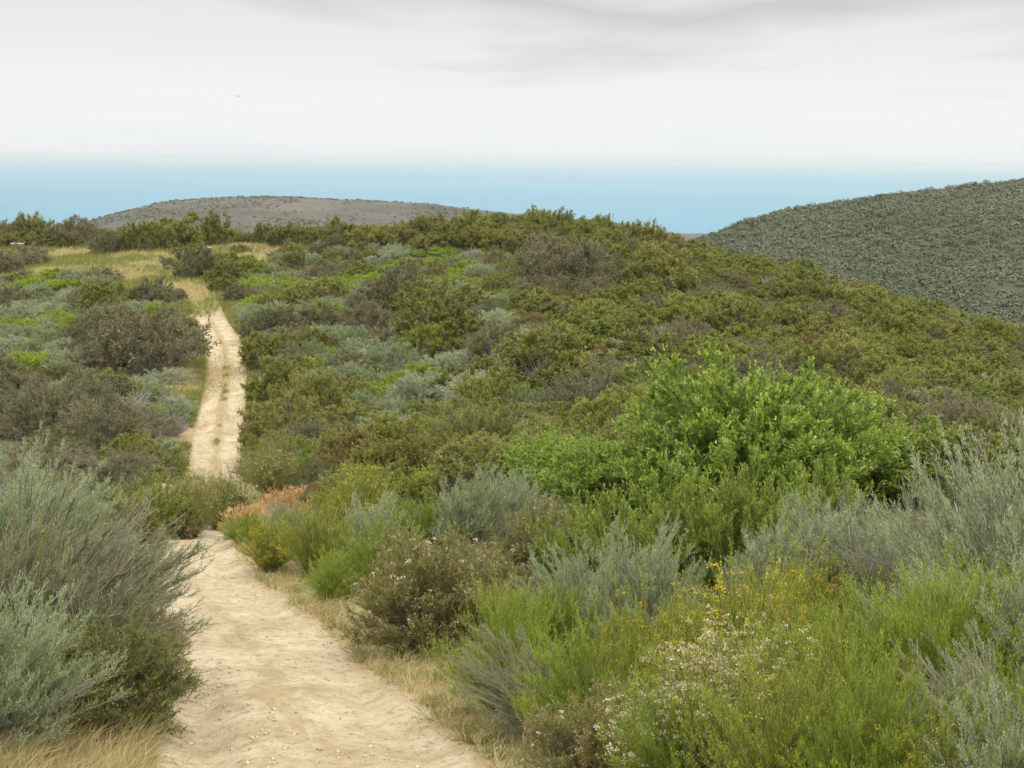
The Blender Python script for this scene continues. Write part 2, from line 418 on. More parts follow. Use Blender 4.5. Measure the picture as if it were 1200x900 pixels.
def near_proto(kind, v):
    """builds (or fetches) mesh data of one near shrub: dict part name -> mesh"""
    key = (kind, v)
    if key in NEAR: return NEAR[key]
    s = 100 + v * 13 + sum(map(ord, kind))
    g = np.random.default_rng(s)
    P = {}
    if kind == 'sagebrush':
        d = gen(s, R=.62, H=1.0, n_stem=230, n_shoot=15, sl=.13, n_leaf=20, ll=.026, lw=.0052, t0=.42, up=.6, ang=.55, lean=(.22, 0), lobes=.32, tall=1.05, fill=.4, stem_r=.0055, splay=.92, bend=.3)
        P['foliage'] = leafmesh('sage_foliage', d, M['sage']); P['stems'] = stemmesh('sage_stems', d, M['twig'])
    elif kind == 'windswept_sagebrush':
        d = gen(s, R=.72, H=.9, n_stem=260, n_shoot=15, sl=.15, n_leaf=18, ll=.024, lw=.0052, t0=.40, up=.35, ang=.5, lean=(.42, -.05), lobes=.35, fill=.45, stem_r=.0075, splay=1.0, bend=.3)
        P['foliage'] = leafmesh('sage_foliage', d, M['sage_dark']); P['stems'] = stemmesh('sage_stems', d, M['twigbrown'])
    elif kind == 'deerweed':
        d = gen(s, R=.55, H=.85, n_stem=230, n_shoot=12, sl=.13, n_leaf=14, ll=.017, lw=.0055, t0=.25, up=.8, ang=.32, lobes=.3, tall=1.05, fill=.4, stem_r=.003, splay=.8, bend=.25)
        P['foliage'] = leafmesh('broom_foliage', d, M['broom']); P['stems'] = stemmesh('broom_stems', d, M['twiggreen'])
        tp = d['paths'][:, 4:].reshape(-1, 3) + g.normal(size=(230 * 2, 3)) * .02; tp = tp[g.random(len(tp)) < (.50, .62, .05)[v]]
        tp = tp[vnoise(tp[:, 0] * 4 + v * 9, tp[:, 1] * 4) > -.16]
        P['flowers'] = headmesh('yellow_flowers', tp, .034, 13, M['yellow'], s, .0115)
    elif kind == 'green_broom':
        d = gen(s, R=.58, H=.85, n_stem=240, n_shoot=13, sl=.14, n_leaf=17, ll=.022, lw=.006, t0=.2, up=.75, ang=.36, lobes=.3, fill=.4, stem_r=.003, splay=.9, bend=.25)
        P['foliage'] = leafmesh('green_foliage', d, M['bright']); P['stems'] = stemmesh('green_stems', d, M['twiggreen'])
    elif kind == 'buckwheat':
        d = gen(s, R=.62, H=.78, n_stem=300, n_shoot=15, sl=.10, n_leaf=19, ll=.019, lw=.007, t0=.45, up=.3, ang=.8, lobes=.22, fill=.25, stem_r=.004, splay=1.0)
        P['foliage'] = leafmesh('buckwheat_foliage', d, M['buck']); P['stems'] = stemmesh('buckwheat_stems', d, M['twigdark'])
        tp = d['shoot_tips']; keep = (g.random(len(tp)) < .20) & (vnoise(tp[:, 0] * 3 + v * 5, tp[:, 1] * 3 + tp[:, 2] * 3) > -.1); tp = tp[keep] + np.array([0, 0, .02])
        h = len(tp) // 3
        P['flower_heads'] = headmesh('pale_heads', tp[:h], .016, 12, M['heads'], s, .011)
        P['seed_heads'] = headmesh('brown_heads', tp[h:], .015, 12, M['seeds'], s + 1, .012)
    elif kind == 'white_buckwheat':
        d = gen(s, R=.5, H=.62, n_stem=150, n_shoot=12, sl=.10, n_leaf=15, ll=.018, lw=.006, t0=.35, up=.5, ang=.6, lobes=.2, fill=.3, stem_r=.004)
        P['foliage'] = leafmesh('buckwheat_foliage', d, M['broom']); P['stems'] = stemmesh('buckwheat_stems', d, M['twigdark'])
        tp = d['shoot_tips']; keep = (g.random(len(tp)) < .50) & (tp[:, 2] > .26); tp = tp[keep]
        P['flower_heads'] = headmesh('white_heads', tp, .017, 14, M['heads'], s, .010)
    elif kind == 'laurel_sumac':
        d = gen(s, R=1.95, H=2.05, n_stem=620, n_shoot=10, sl=.20, n_leaf=14, ll=.056, lw=.027, quad=True, t0=.70, up=.35, ang=.85, lobes=.24, fill=.34, zexp=.5, stem_r=.012, tall=1.0, flat=.3)
        P['foliage'] = leafmesh('sumac_foliage', d, M['sumac']); P['branches'] = stemmesh('sumac_branches', d, M['twigdark'])
    elif kind == 'coyote_brush':
        d = gen(s, R=.75, H=1.15, n_stem=150, n_shoot=13, sl=.20, n_leaf=16, ll=.036, lw=.013, quad=True, t0=.4, up=.9, ang=.5, lobes=.3, fill=.4, stem_r=.005, tall=1.0, splay=.85)
        P['foliage'] = leafmesh('coyote_foliage', d, M['coyote']); P['stems'] = stemmesh('coyote_stems', d, M['twiggreen'])
    elif kind == 'chamise':
        d = gen(s, R=1.0, H=1.2, n_stem=300, n_shoot=12, sl=.18, n_leaf=17, ll=.036, lw=.016, t0=.6, up=.4, ang=.7, lobes=.3, fill=.3, stem_r=.006)
        P['foliage'] = leafmesh('chamise_foliage', d, M['chamise']); P['stems'] = stemmesh('chamise_stems', d, M['twig'])
    elif kind == 'red_leaved':
        d = gen(s, R=.9, H=1.15, n_stem=170, n_shoot=11, sl=.2, n_leaf=11, ll=.05, lw=.024, quad=True, t0=.6, up=.45, ang=.75, lobes=.3, fill=.3, stem_r=.006)
        P['foliage'] = leafmesh('reddish_foliage', d, M['redleaf']); P['stems'] = stemmesh('reddish_stems', d, M['twigdark'])
    elif kind == 'dead':
        d = gen(s, R=.9, H=1.2, n_stem=70, n_shoot=15, sl=.42, n_leaf=1, ll=.01, lw=.003, t0=.35, up=.3, ang=.8, lobes=.3, fill=.5, stem_r=.009, bend=.4)
        P['stems'] = stemmesh('dead_stems', d, M['twig'])
    elif kind == 'dry_orange':
        d = gen(s, R=.5, H=.5, n_stem=90, n_shoot=10, sl=.16, n_leaf=14, ll=.055, lw=.014, t0=.3, up=.35, ang=.6, lobes=.3, fill=.3, stem_r=.004)
        P['foliage'] = leafmesh('orange_foliage', d, M['orange']); P['stems'] = stemmesh('orange_stems', d, M['twigdark'])
    elif kind == 'tall_grass':
        d = gen(s, R=.7, H=1.0, n_stem=420, n_shoot=5, sl=.3, n_leaf=7, ll=.11, lw=.008, t0=.15, up=1.2, ang=.25, lobes=.3, fill=.5, stem_r=.0025, splay=.8, bend=.3)
        P['foliage'] = leafmesh('grass_foliage', d, M['grassg']); P['stems'] = stemmesh('grass_stems', d, M['twiggreen'])
        tp = d['tips'][g.random(420) < .6]; P['seed_heads'] = headmesh('straw_heads', tp, .04, 8, M['straw'], s, .03)
    NEAR[key] = P
    return P


NKIND = {'sagebrush': 'sagebrush', 'windswept_sagebrush': 'sagebrush', 'deerweed': 'deerweed_bush', 'green_broom': 'broom_bush',
         'buckwheat': 'buckwheat_bush', 'white_buckwheat': 'buckwheat_bush', 'laurel_sumac': 'sumac_bush', 'coyote_brush': 'coyote_bush',
         'chamise': 'chamise_bush', 'red_leaved': 'red_leaved_bush', 'dead': 'dead_bush', 'dry_orange': 'dried_bush', 'tall_grass': 'grass_tussock'}
PLACED = []      # (x, y, radius)


def place_near(kind, v, px, py, d, s, rz, label, cat='shrub', group=None, sx=1.0, sz=1.0, dz=0.0, reg=.75, tilt=(0, 0)):
    """the shrub whose foot stands where the photograph's ray (px, py) meets distance d ahead"""
    p = pix(px, py, d); x, y = p[0], p[1]
    root = link(NKIND[kind], None, loc=(x, y, wz(x, y) + dz)); root.empty_display_size = .2
    root.rotation_euler = (tilt[0], tilt[1], rz); root.scale = (s * sx, s, s * sz)
    tag(root, label, cat, group)
    for n, me in near_proto(kind, v).items():
        link(n, me, root)
    rr = {'laurel_sumac': 1.95, 'chamise': 1.0, 'red_leaved': .9, 'coyote_brush': .75}.get(kind, .6)
    PLACED.append((x, y, rr * s * reg))
    return root


# left of the trail, nearest
PN = place_near
PN('windswept_sagebrush', 0, 25, 800, 8.8, 1.2, .1, 'tall windswept sagebrush with silvery plumes at the left of the dirt road', sz=1.1)
PN('windswept_sagebrush', 1, 92, 800, 8.4, .92, -.3, 'dense sagebrush leaning its sprays over the near edge of the dirt road', sz=.95)
PN('sagebrush', 0, -15, 850, 6.6, .85, .4, 'pale grey-green sagebrush cut by the left edge of the photograph')
PN('chamise', 0, 128, 862, 7.5, .55, 1.0, 'dark green low bush under the sagebrush beside the near bend')
PN('chamise', 1, 62, 880, 7.2, .46, 2.0, 'dark olive bush behind the straw grass in the bottom left corner')
PN('windswept_sagebrush', 2, 105, 720, 11.5, 1.05, .2, 'grey sagebrush with a long bare sprig reaching over the road')
PN('sagebrush', 1, 20, 690, 12.5, 1.35, .6, 'large sagebrush with pale feathery top on the left skyline of the near bank', sz=1.05)
PN('sagebrush', 2, 90, 665, 13.5, 1.25, 2.6, 'feathery sagebrush between the dead branches and the near bend')
PN('buckwheat', 0, 160, 780, 9.3, .72, .6, 'small olive buckwheat tucked in the sagebrush at the road edge')
PN('dead', 0, 25, 615, 19, 1.1, .3, 'leafless grey shrub with bare forked branches at the left edge')
PN('red_leaved', 0, 142, 610, 21, .85, .2, 'small bush with red and yellow leaves behind the feathery sagebrush')
PN('coyote_brush', 1, 180, 612, 23, 1.05, 1.2, 'dark green rounded bush beside the red and yellow leaved bush', sz=.9)
PN('chamise', 2, 62, 850, 7.6, .42, 1.0, 'dark twiggy olive bush between two near sagebrush plumes')
PN('green_broom', 1, 150, 745, 10.2, .62, 1.0, 'small yellow green bush wedged in the grey sagebrush by the road')
PN('deerweed', 2, 35, 760, 9.6, .95, 1.4, 'olive broom showing through the windswept sagebrush by the left edge')
# mound where the road dips
PN('tall_grass', 0, 222, 618, 23.5, 1.0, 0, 'olive grass tussock on the left of the mound hiding the road')
PN('tall_grass', 0, 318, 580, 28, 1.0, 1.5, 'tawny grass tussock behind the dead orange plants')
PN('coyote_brush', 2, 350, 572, 29, .9, 1.5, 'soft green bush right behind the dead orange plants', sz=.7)
PN('tall_grass', 1, 258, 608, 25.5, 1.05, 2, 'tall tan tipped grass tussock in front of the dipping road')
PN('buckwheat', 1, 205, 640, 23, .85, 2, 'brownish green bush at the left foot of the grass mound', sz=.7)
PN('green_broom', 1, 288, 645, 20.5, .9, 1, 'small bright green bush at the right rim of the narrow road bend', sz=.65)
PN('dry_orange', 0, 296, 590, 22.3, 1.0, 0, 'dead orange brown plant on top of the mound by the dip', sz=.9)
PN('dry_orange', 1, 332, 575, 24.0, 1.2, 2, 'dead bright orange plant behind the grey sage on the mound', sz=.9)
PN('sagebrush', 1, 338, 640, 20.0, .62, 3, 'grey sage just below the dead orange plants', sz=.9)
# right bank, from far to near
PN('deerweed', 0, 318, 688, 17.0, .95, 0, 'yellowish green broom at the road edge below the grey sage', sz=.95)
PN('deerweed', 2, 370, 690, 16.5, 1.15, 0, 'olive yellow broom with orange twigs right of the narrow bend', sz=.95)
PN('deerweed', 1, 420, 640, 19.5, 1.35, 1, 'broad broom speckled with yellow pods above the olive yellow broom', sz=.95)
PN('red_leaved', 1, 480, 590, 25, 1.25, 1, 'brownish red shrub above the yellow speckled broom', sz=.9)
PN('chamise', 0, 560, 575, 27, 1.25, 1, 'olive and rust coloured bush below the pale sage slope')
PN('red_leaved', 0, 415, 560, 30, 1.1, 2, 'rust tinged bush next to the far right rim of the dip', sz=.85)
PN('green_broom', 0, 395, 715, 14.2, .75, 0, 'small fresh green bush low on the road bank', sz=.8)
PN('green_broom', 1, 452, 700, 14.6, 1.1, 2, 'lime green bush left of the brown flowered buckwheat', sz=.95)
PN('sagebrush', 2, 430, 660, 17, .95, 1, 'soft green sage behind the lime green bush', sz=.9)
PN('green_broom', 2, 500, 650, 17.5, 1.15, 1, 'mid green bush behind the lime green bush', sz=.85)
PN('buckwheat', 0, 505, 775, 11.0, 1.22, .3, 'round brown buckwheat with dried heads overhanging the road', sz=1.05)
PN('buckwheat', 1, 560, 735, 12.2, .95, 1.4, 'green and brown buckwheat to the right of the round brown one')
PN('buckwheat', 2, 630, 700, 13.6, 1.1, .8, 'tall buckwheat with brown tops and a few white heads below the pale sage', sz=1.15)
PN('sagebrush', 0, 548, 650, 17, 1.15, 0, 'pale blue-grey sage between the mid green bush and the tall buckwheat', sz=1.0)
PN('sagebrush', 1, 605, 660, 17.5, .95, 2, 'small pale sage right behind the tall buckwheat', sz=.95)
PN('laurel_sumac', 0, 872, 640, 17, 1.0, 0, 'largest bright green sumac with glossy leaves in the middle of the right slope', cat='bush', sz=1.12, sx=1.0)
PN('laurel_sumac', 1, 1005, 650, 17.5, .60, 1, 'lower right shoulder of glossy sumac next to the largest one', cat='bush', sz=.9)
PN('laurel_sumac', 2, 728, 650, 19, .62, 2, 'glossy sumac with light tips left of the largest one', cat='bush', sz=.82)
PN('laurel_sumac', 1, 650, 620, 22, .55, 3, 'thin olive sumac at the far left of the glossy group', cat='bush', sz=.85)
PN('coyote_brush', 0, 700, 720, 13, 1.05, 0, 'light green coyote bush below the left glossy sumac', sz=.82)
PN('coyote_brush', 1, 790, 720, 12.2, 1.1, 1, 'upright coyote bush in front of the largest sumac', sz=.95)
PN('coyote_brush', 2, 870, 715, 12.0, 1.05, 2, 'coyote bush with a lone tall shoot before the largest sumac', sz=1.0)
PN('coyote_brush', 0, 950, 690, 13.2, 1.0, 4, 'coyote bush right of centre under the sumac shoulder', sz=.9)
PN('dead', 1, 985, 700, 12.2, .5, 2, 'dry brown seed stalk standing against the sumac', sz=1.4)
PN('sagebrush', 2, 900, 740, 10, .92, 0, 'bluish sage below the coyote bushes')
PN('sagebrush', 0, 985, 730, 10, .95, 1.8, 'pale sage with upright tips before the sumac shoulder')
PN('sagebrush', 1, 1065, 730, 9.6, .80, 2.8, 'tall pale sage left of the high one on the right edge')
PN('green_broom', 0, 1030, 780, 8.0, .70, 2.8, 'green bush with reddish stems between the pale sages', sz=.95)
PN('sagebrush', 1, 1190, 790, 7.0, 1.02, math.pi - .4, 'highest silvery sage rising at the right edge of the photograph', sz=1.12)
PN('sagebrush', 0, 1135, 860, 6.0, .68, 3.0, 'dense silvery sage in the lower right')
PN('sagebrush', 1, 1235, 900, 5.0, .66, 1.0, 'silvery sage cut by the lower right corner')
PN('dead', 0, 1130, 770, 7.6, .72, 1.5, 'bare grey twigs sticking out of the highest silvery sage', sz=1.3)
PN('sagebrush', 2, 750, 790, 9, .85, 1.0, 'grey-green sage behind the orange flowered deerweed')
PN('sagebrush', 1, 690, 770, 10, .80, 3.0, 'light sage between the buckwheat and the coyote bush')
PN('green_broom', 2, 640, 790, 9.3, .80, 1.0, 'soft green bush behind the corner bush of the road', sz=.9)
PN('green_broom', 0, 590, 850, 8.1, .82, 3.0, 'deep green corner bush beside the dirt road', sz=1.05)
PN('windswept_sagebrush', 0, 645, 868, 7.3, .56, math.pi, 'blue-grey sage spray lying between two green bushes', sz=1.1)
PN('green_broom', 1, 700, 900, 6.6, .78, 2.0, 'green bush in the bottom centre right of the sage spray', sz=1.0)
PN('deerweed', 0, 760, 870, 7.0, .85, 2.0, 'deerweed with orange flowers above the bottom green bush', sz=1.0)
PN('deerweed', 1, 860, 850, 6.9, .95, 0.0, 'deerweed thick with yellow orange flowers', sz=1.0)
PN('deerweed', 2, 800, 930, 5.8, .62, 1.0, 'deerweed with few flowers at the bottom edge')
PN('white_buckwheat', 0, 852, 940, 5.0, .92, 0, 'buckwheat topped with a line of cream white heads')
PN('white_buckwheat', 1, 885, 880, 5.4, .98, 2, 'second cream headed buckwheat, uphill of the first')
PN('green_broom', 2, 930, 940, 5.2, .60, 0, 'yellow green bush right of the cream headed buckwheat', sz=1.0)
PN('deerweed', 2, 950, 840, 6.4, .70, 3.0, 'flowerless green deerweed below the bluish sage', sz=.95)
PN('sagebrush', 2, 1045, 900, 5.6, .50, 0.7, 'sage with fine upright tips left of the dense silvery one')
PN('green_broom', 2, 985, 880, 5.4, .72, 1.7, 'rounded yellow green bush between the cream headed buckwheat and the sages')
PN('green_broom', 2, 1100, 850, 5.2, .82, 2.7, 'green broom pushing through the dense silvery sage')
PN('green_broom', 1, 1080, 920, 5.0, .55, 0.0, 'yellow green bush threaded through the lower right sage')
PN('deerweed', 2, 975, 950, 4.8, .62, 2.2, 'low yellow green broom at the bottom edge near the right')
PN('windswept_sagebrush', 2, 1180, 970, 4.2, .50, 2.2, 'flattened grey sage in the bottom right corner')

PN('green_broom', 1, 1120, 1050, 3.9, .48, 1.7, 'bottom right green bush with crowded fine twigs cut by the lower edge')
PN('green_broom', 0, 1010, 1060, 4.1, .62, 2.2, 'yellow green bush cut by the lower edge among sages')
PN('deerweed', 2, 905, 1060, 4.3, .62, 2.9, 'thin green broom at the lower edge between the sages and the white heads')
PN('green_broom', 2, 800, 1040, 4.7, .60, 0.9, 'grass green bush at the lower edge under the orange flowers')
PN('buckwheat', 1, 700, 990, 5.3, .60, 0.9, 'low brown and green buckwheat at the lower edge right of the road')
PN('green_broom', 1, 1215, 1050, 4.0, .62, 0.9, 'green bush with reddish twigs filling the lower right corner')
PN('deerweed', 1, 1090, 850, 6.6, .70, 0.9, 'leafy green broom between two tall sages')
PN('green_broom', 0, 1180, 850, 5.9, .72, 0.9, 'fresh green bush half hidden in the sage by the right edge')
PN('deerweed', 0, 940, 790, 8.2, .80, 0.9, 'green and orange broom behind the thick flowered deerweed')
PN('white_buckwheat', 2, 812, 990, 4.9, .75, 2, 'lowest of the cream headed buckwheats')

PN('buckwheat', 0, 760, 905, 5.6, .52, 0.9, 'tiny brown buckwheat at the foot of the yellow deerweed')
PN('green_broom', 1, 940, 900, 4.6, .50, 2.9, 'small green tuft below the second cream headed buckwheat')
PN('green_broom', 2, 985, 900, 4.3, .48, 1.9, 'smallest yellow green bush at the lower edge of the photograph')
PN('deerweed', 1, 1060, 900, 4.0, .48, 1.2, 'small flowering broom low between the right hand sages')
PN('buckwheat', 2, 1130, 900, 3.9, .42, 1.2, 'low brown buckwheat with reddish heads near the lower right corner')
PN('sagebrush', 0, 1190, 890, 3.8, .45, 1.2, 'small feathery sage above the lower right corner')
PN('green_broom', 2, 1040, 840, 5.2, .60, 1.2, 'yellowish green bush in the middle of the right hand sages')
PN('coyote_brush', 1, 1150, 830, 5.4, .45, 1.2, 'leafy green sprig bush among the right hand sages')

# ------------------------------------------------------------------ middle distance shrubs
MID = {}


def mid_mesh(kind, lod, v):
    key = (kind, lod, v)
    if key in MID: return MID[key]
    s = 900 + v * 7 + lod * 71 + sum(map(ord, kind))
    q = 1.0 if lod == 0 else .62          # leaf size factor: the nearer copies have finer leaves
    nn = 1.0 if lod == 0 else 1.55
    I = lambda a: int(a * nn)
    if kind == 'chamise':
        d = gen(s, R=1.0, H=1.15, n_stem=I(190), n_shoot=8, sl=.17, n_leaf=I(9), ll=.085 * q, lw=.046 * q, t0=.84, up=.35, ang=.85, lobes=.42, fill=.16, stem_r=.007, splay=1.0, twigs=True)
        me = joined('chamise_bush', d, M['chamise'], M['twig'])
    elif kind == 'oak':
        d = gen(s, R=1.0, H=1.1, n_stem=I(170), n_shoot=8, sl=.19, n_leaf=I(10), ll=.090 * q, lw=.050 * q, t0=.84, up=.3, ang=.85, lobes=.48, fill=.14, stem_r=.007)
        me = joined('scrub_oak', d, M['oak'], M['twig'])
    elif kind == 'buck':
        d = gen(s, R=1.0, H=.9, n_stem=I(190), n_shoot=9, sl=.15, n_leaf=I(9), ll=.06 * q, lw=.024 * q, t0=.6, up=.4, ang=.75, lobes=.38, fill=.2, stem_r=.005)
        me = joined('buckwheat_mound', d, M['buckfar'], M['twigdark'])
    elif kind == 'bare':
        d = gen(s, R=1.0, H=1.2, n_stem=I(60), n_shoot=16, sl=.40, n_leaf=2, ll=.05, lw=.02, t0=.4, up=.3, ang=.8, lobes=.4, fill=.45, stem_r=.013, bend=.4)
        me = joined('bare_shrub', d, M['brown'], M['twigpale'])
    elif kind == 'brown':
        d = gen(s, R=1.0, H=1.12, n_stem=I(190), n_shoot=8, sl=.18, n_leaf=I(8), ll=.075 * q, lw=.036 * q, t0=.78, up=.35, ang=.85, lobes=.42, fill=.16, stem_r=.007)
        me = joined('brown_bush', d, M['brown'], M['twig'])
    elif kind == 'tall':
        d = gen(s, R=1.0, H=1.5, n_stem=I(150), n_shoot=9, sl=.22, n_leaf=I(9), ll=.085 * q, lw=.044 * q, t0=.78, up=.25, ang=.9, lobes=.36, fill=.25, stem_r=.013)
        me = joined('toyon_bush', d, M['chamise'], M['twigdark'])
    elif kind == 'sage':
        d = gen(s, R=1.0, H=.82, n_stem=I(170), n_shoot=8, sl=.18, n_leaf=I(10), ll=.065 * q, lw=.024 * q, t0=.62, up=.45, ang=.6, lobes=.40, fill=.18, stem_r=.005)
        me = joined('sagebrush', d, M['sage_far'], M['twig'])
    elif kind == 'bright':
        d = gen(s, R=1.0, H=.62, n_stem=I(150), n_shoot=8, sl=.17, n_leaf=I(10), ll=.07 * q, lw=.035 * q, t0=.5, up=.5, ang=.75, lobes=.40, fill=.25, stem_r=.006)
        me = joined('green_bush', d, M['bright'], M['twiggreen'])
    MID[key] = me
    return me


def zone_probs(px, py):
    """how often each kind grows where the photograph shows it: chamise, brown, tall, sage, bright, oak, buck, bare"""
    if py < 292 and px < 480: return (.30, .22, .28, .06, .04, .10, 0, .03)
    if py < 300 and 480 <= px < 800: return (.36, .20, .28, .02, .02, .10, .05, .02)
    if px < 245 and py < 480:
        if 95 < px < 235 and 345 < py < 455: return (.10, .72, 0, .08, .05, .05, .05, .02)
        return (.05, .08, 0, .62, .25, .0, .04, .015)
    if px < 245: return (.12, .30, 0, .42, .06, .04, .10, .04)
    if 245 <= px < 400 and py < 330: return (.24, .22, .03, .22, .14, .04, .10, .02)
    if 400 <= px < 720 and py < 345: return (.14, .16, 0, .24, .34, .04, .10, .02)
    if px > 760 or (px > 640 and py < 430): return (.44, .14, .0, .06, .06, .20, .10, .02)
    if 380 <= px < 640 and 385 < py < 500: return (.14, .10, 0, .60, .08, .03, .10, .01)
    if py > 480: return (.34, .10, 0, .16, .10, .10, .20, .01)
    return (.24, .16, 0, .28, .16, .06, .12, .015)


def in_poly(px, py, poly):
    px = np.asarray(px, float); py = np.asarray(py, float)
    c = np.zeros(px.shape, bool); n = len(poly)
    for i in range(n):
        x1, y1 = poly[i]; x2, y2 = poly[(i + 1) % n]
        if y1 == y2: continue
        c ^= ((y1 > py) != (y2 > py)) & (px < (x2 - x1) * (py - y1) / (y2 - y1) + x1)
    return c


GRASS_POLY = [(-60, 290), (90, 292), (330, 288), (325, 300), (255, 318), (262, 352), (250, 372), (225, 372), (215, 352), (170, 352), (90, 330), (-60, 330)]
BARE_POLY = [(168, 452), (232, 432), (236, 480), (212, 500)]
SIZES = {'chamise': (.85, 1.6), 'brown': (.85, 1.5), 'tall': (1.0, 1.35), 'sage': (.85, 1.4), 'bright': (.8, 1.4), 'oak': (.85, 1.6), 'buck': (.7, 1.25), 'bare': (.6, 1.1)}
KN = ['chamise', 'brown', 'tall', 'sage', 'bright', 'oak', 'buck', 'bare']
PL = [list(p) for p in PLACED]
mids = []


def try_place(x, y, kind, r, tight=.62):
    if len(PL):
        A = np.array(PL); dd = np.hypot(A[:, 0] - x, A[:, 1] - y)
        if np.any(dd < tight * (A[:, 2] + r)): return False
    PL.append([x, y, r]); return True


# shrubs one can single out in the photograph: kind, px, py of the foot, distance, size, height factor
SPECIAL = [
    ('brown', 172, 445, 60, 2.3, 1.15), ('brown', 140, 448, 61, 1.5, 1.0), ('brown', 196, 425, 64, 1.2, 1.1), ('brown', 122, 330, 100, 1.35, .8), ('brown', 228, 330, 100, 2.3, .95),
    ('brown', 35, 312, 116, 1.8, .8), ('brown', 0, 325, 110, 2.0, 1.0), ('bright', 72, 328, 105, 1.5, .6), ('sage', 45, 345, 97, 1.6, .8),
    ('chamise', 205, 293, 126, 2.9, .92), ('chamise', 245, 292, 128, 2.3, 1.1), ('chamise', 165, 296, 124, 1.8, 1.1), ('brown', 128, 297, 124, 1.4, 1.2),
    ('tall', 40, 285, 134, 1.7, 1.1), ('brown', 85, 288, 133, 2.2, 1.0), ('brown', 10, 285, 134, 2.0, 1.0), ('bright', 30, 279, 132, 1.2, .7),
    ('brown', 470, 372, 77, 1.9, 1.2), ('brown', 440, 378, 76, 1.4, 1.0), ('chamise', 520, 420, 62, 2.0, 1.1), ('sage', 560, 470, 48, 1.6, .9), ('sage', 490, 462, 50, 1.4, .9), ('sage', 430, 475, 48, 1.4, .9),
    ('chamise', 640, 465, 48, 1.9, 1.05), ('brown', 650, 335, 88, 2.6, 1.1), ('brown', 700, 345, 86, 2.2, 1.1), ('chamise', 770, 350, 86, 2.2, 1.1),
    ('tall', 590, 282, 112, 1.5, .85), ('tall', 625, 280, 113, 1.6, .95), ('tall', 655, 280, 112, 1.5, 1.0), ('chamise', 540, 284, 112, 2.4, .95), ('tall', 690, 288, 111, 1.15, 1.1),
    ('tall', 760, 305, 110, 1.35, 1.15), ('chamise', 440, 290, 116, 2.0, 1.0), ('tall', 350, 290, 124, 1.5, .9), ('chamise', 400, 288, 120, 1.6, 1.2), ('tall', 310, 290, 128, 1.3, 1.0),
    ('chamise', 332, 522, 43, 1.45, 1.2), ('chamise', 362, 490, 47, 1.6, 1.2), ('brown', 365, 548, 36, 1.3, .9), ('chamise', 325, 478, 51, 1.3, 1.1), ('sage', 385, 545, 34, 1.1, .9),
    ('sage', 196, 450, 57, 1.1, .75), ('sage', 185, 535, 41, 1.0, 1.0), ('sage', 196, 482, 50, .9, .9), ('brown', 120, 535, 39, 2.0, 1.0), ('brown', 60, 520, 42, 1.7, 1.0), ('chamise', 165, 555, 34, 1.1, 1.1), ('chamise', 130, 480, 52, 1.2, .9),
    ('brown', 318, 402, 68, 1.3, 1.0), ('sage', 297, 375, 76, .9, .9), ('chamise', 320, 430, 60, 1.3, 1.0), ('brown', 330, 405, 69, 1.2, .9), ('bright', 318, 505, 46, .7, .9),
    ('red', 690, 495, 38, 1.4, 1.0), ('chamise', 1010, 370, 92, 2.2, .75), ('chamise', 1080, 390, 86, 2.0, .75), ('chamise', 1150, 410, 80, 1.9, .75), ('chamise', 950, 345, 98, 2.0, .75), ('chamise', 880, 322, 106, 1.9, .75),
]
for k, px, py, d, s, h in SPECIAL:
    if k == 'red': k = 'brown'
    p = pix(px, py, d)
    PL.append([p[0], p[1], s * .9]); mids.append((k, p[0], p[1], s, h, 'S'))
n0 = 26000
g = np.random.default_rng(21)
yy = 17 + (158 - 17) * g.random(n0) ** .95
xx = (g.random(n0) * 2 - 1) * (.425 * yy + 2.5)
TDc = np.abs(trail_dist(xx, yy)); Zc = ground(xx, yy, False)
PX, PY = proj(np.stack([xx, yy, Zc], 1))
cl = vnoise(xx / 7, yy / 7) * 1.4
counts = {k: sum(1 for m in mids if m[0] == k) for k in KN}
for i in range(n0):
    x, y = xx[i], yy[i]
    if y < 22 and not (PX[i] > 1020 or PX[i] < 60): continue
    px, py = PX[i], PY[i]
    ingrass = in_poly(px, py, GRASS_POLY)
    if ingrass and g.random() > .006: continue
    if in_poly(px, py, BARE_POLY): continue
    pr = np.array(zone_probs(px, py)); pr = pr * np.exp(cl[i] * np.array([1.0, -.6, 0, -1.2, .3, 1.0, -.3, 0])); pr /= pr.sum()
    k = KN[int(np.searchsorted(np.cumsum(pr), g.random()).clip(0, 7))]
    if counts[k] >= 298: continue
    lo, hi = SIZES[k]; s = lo + (hi - lo) * g.random() ** 1.3
    if y > 150 and k in ('sage', 'bright'): continue
    if y < 40: s *= .8
    if y > 100 and k == 'tall' and y > 125: s *= .9
    if TDc[i] < 3.2: s = min(s, max(.45, (TDc[i] - 1.1) / .75))
    if ingrass: s *= .6
    if TDc[i] < (1.1 + s * .72): continue
    if not try_place(x, y, k, s, .60): continue
    counts[k] += 1
    mids.append((k, x, y, s, (.68 + .34 * g.random()) * (1.1 if k == 'tall' else 1), ''))
print('mid shrubs', counts, len(mids))

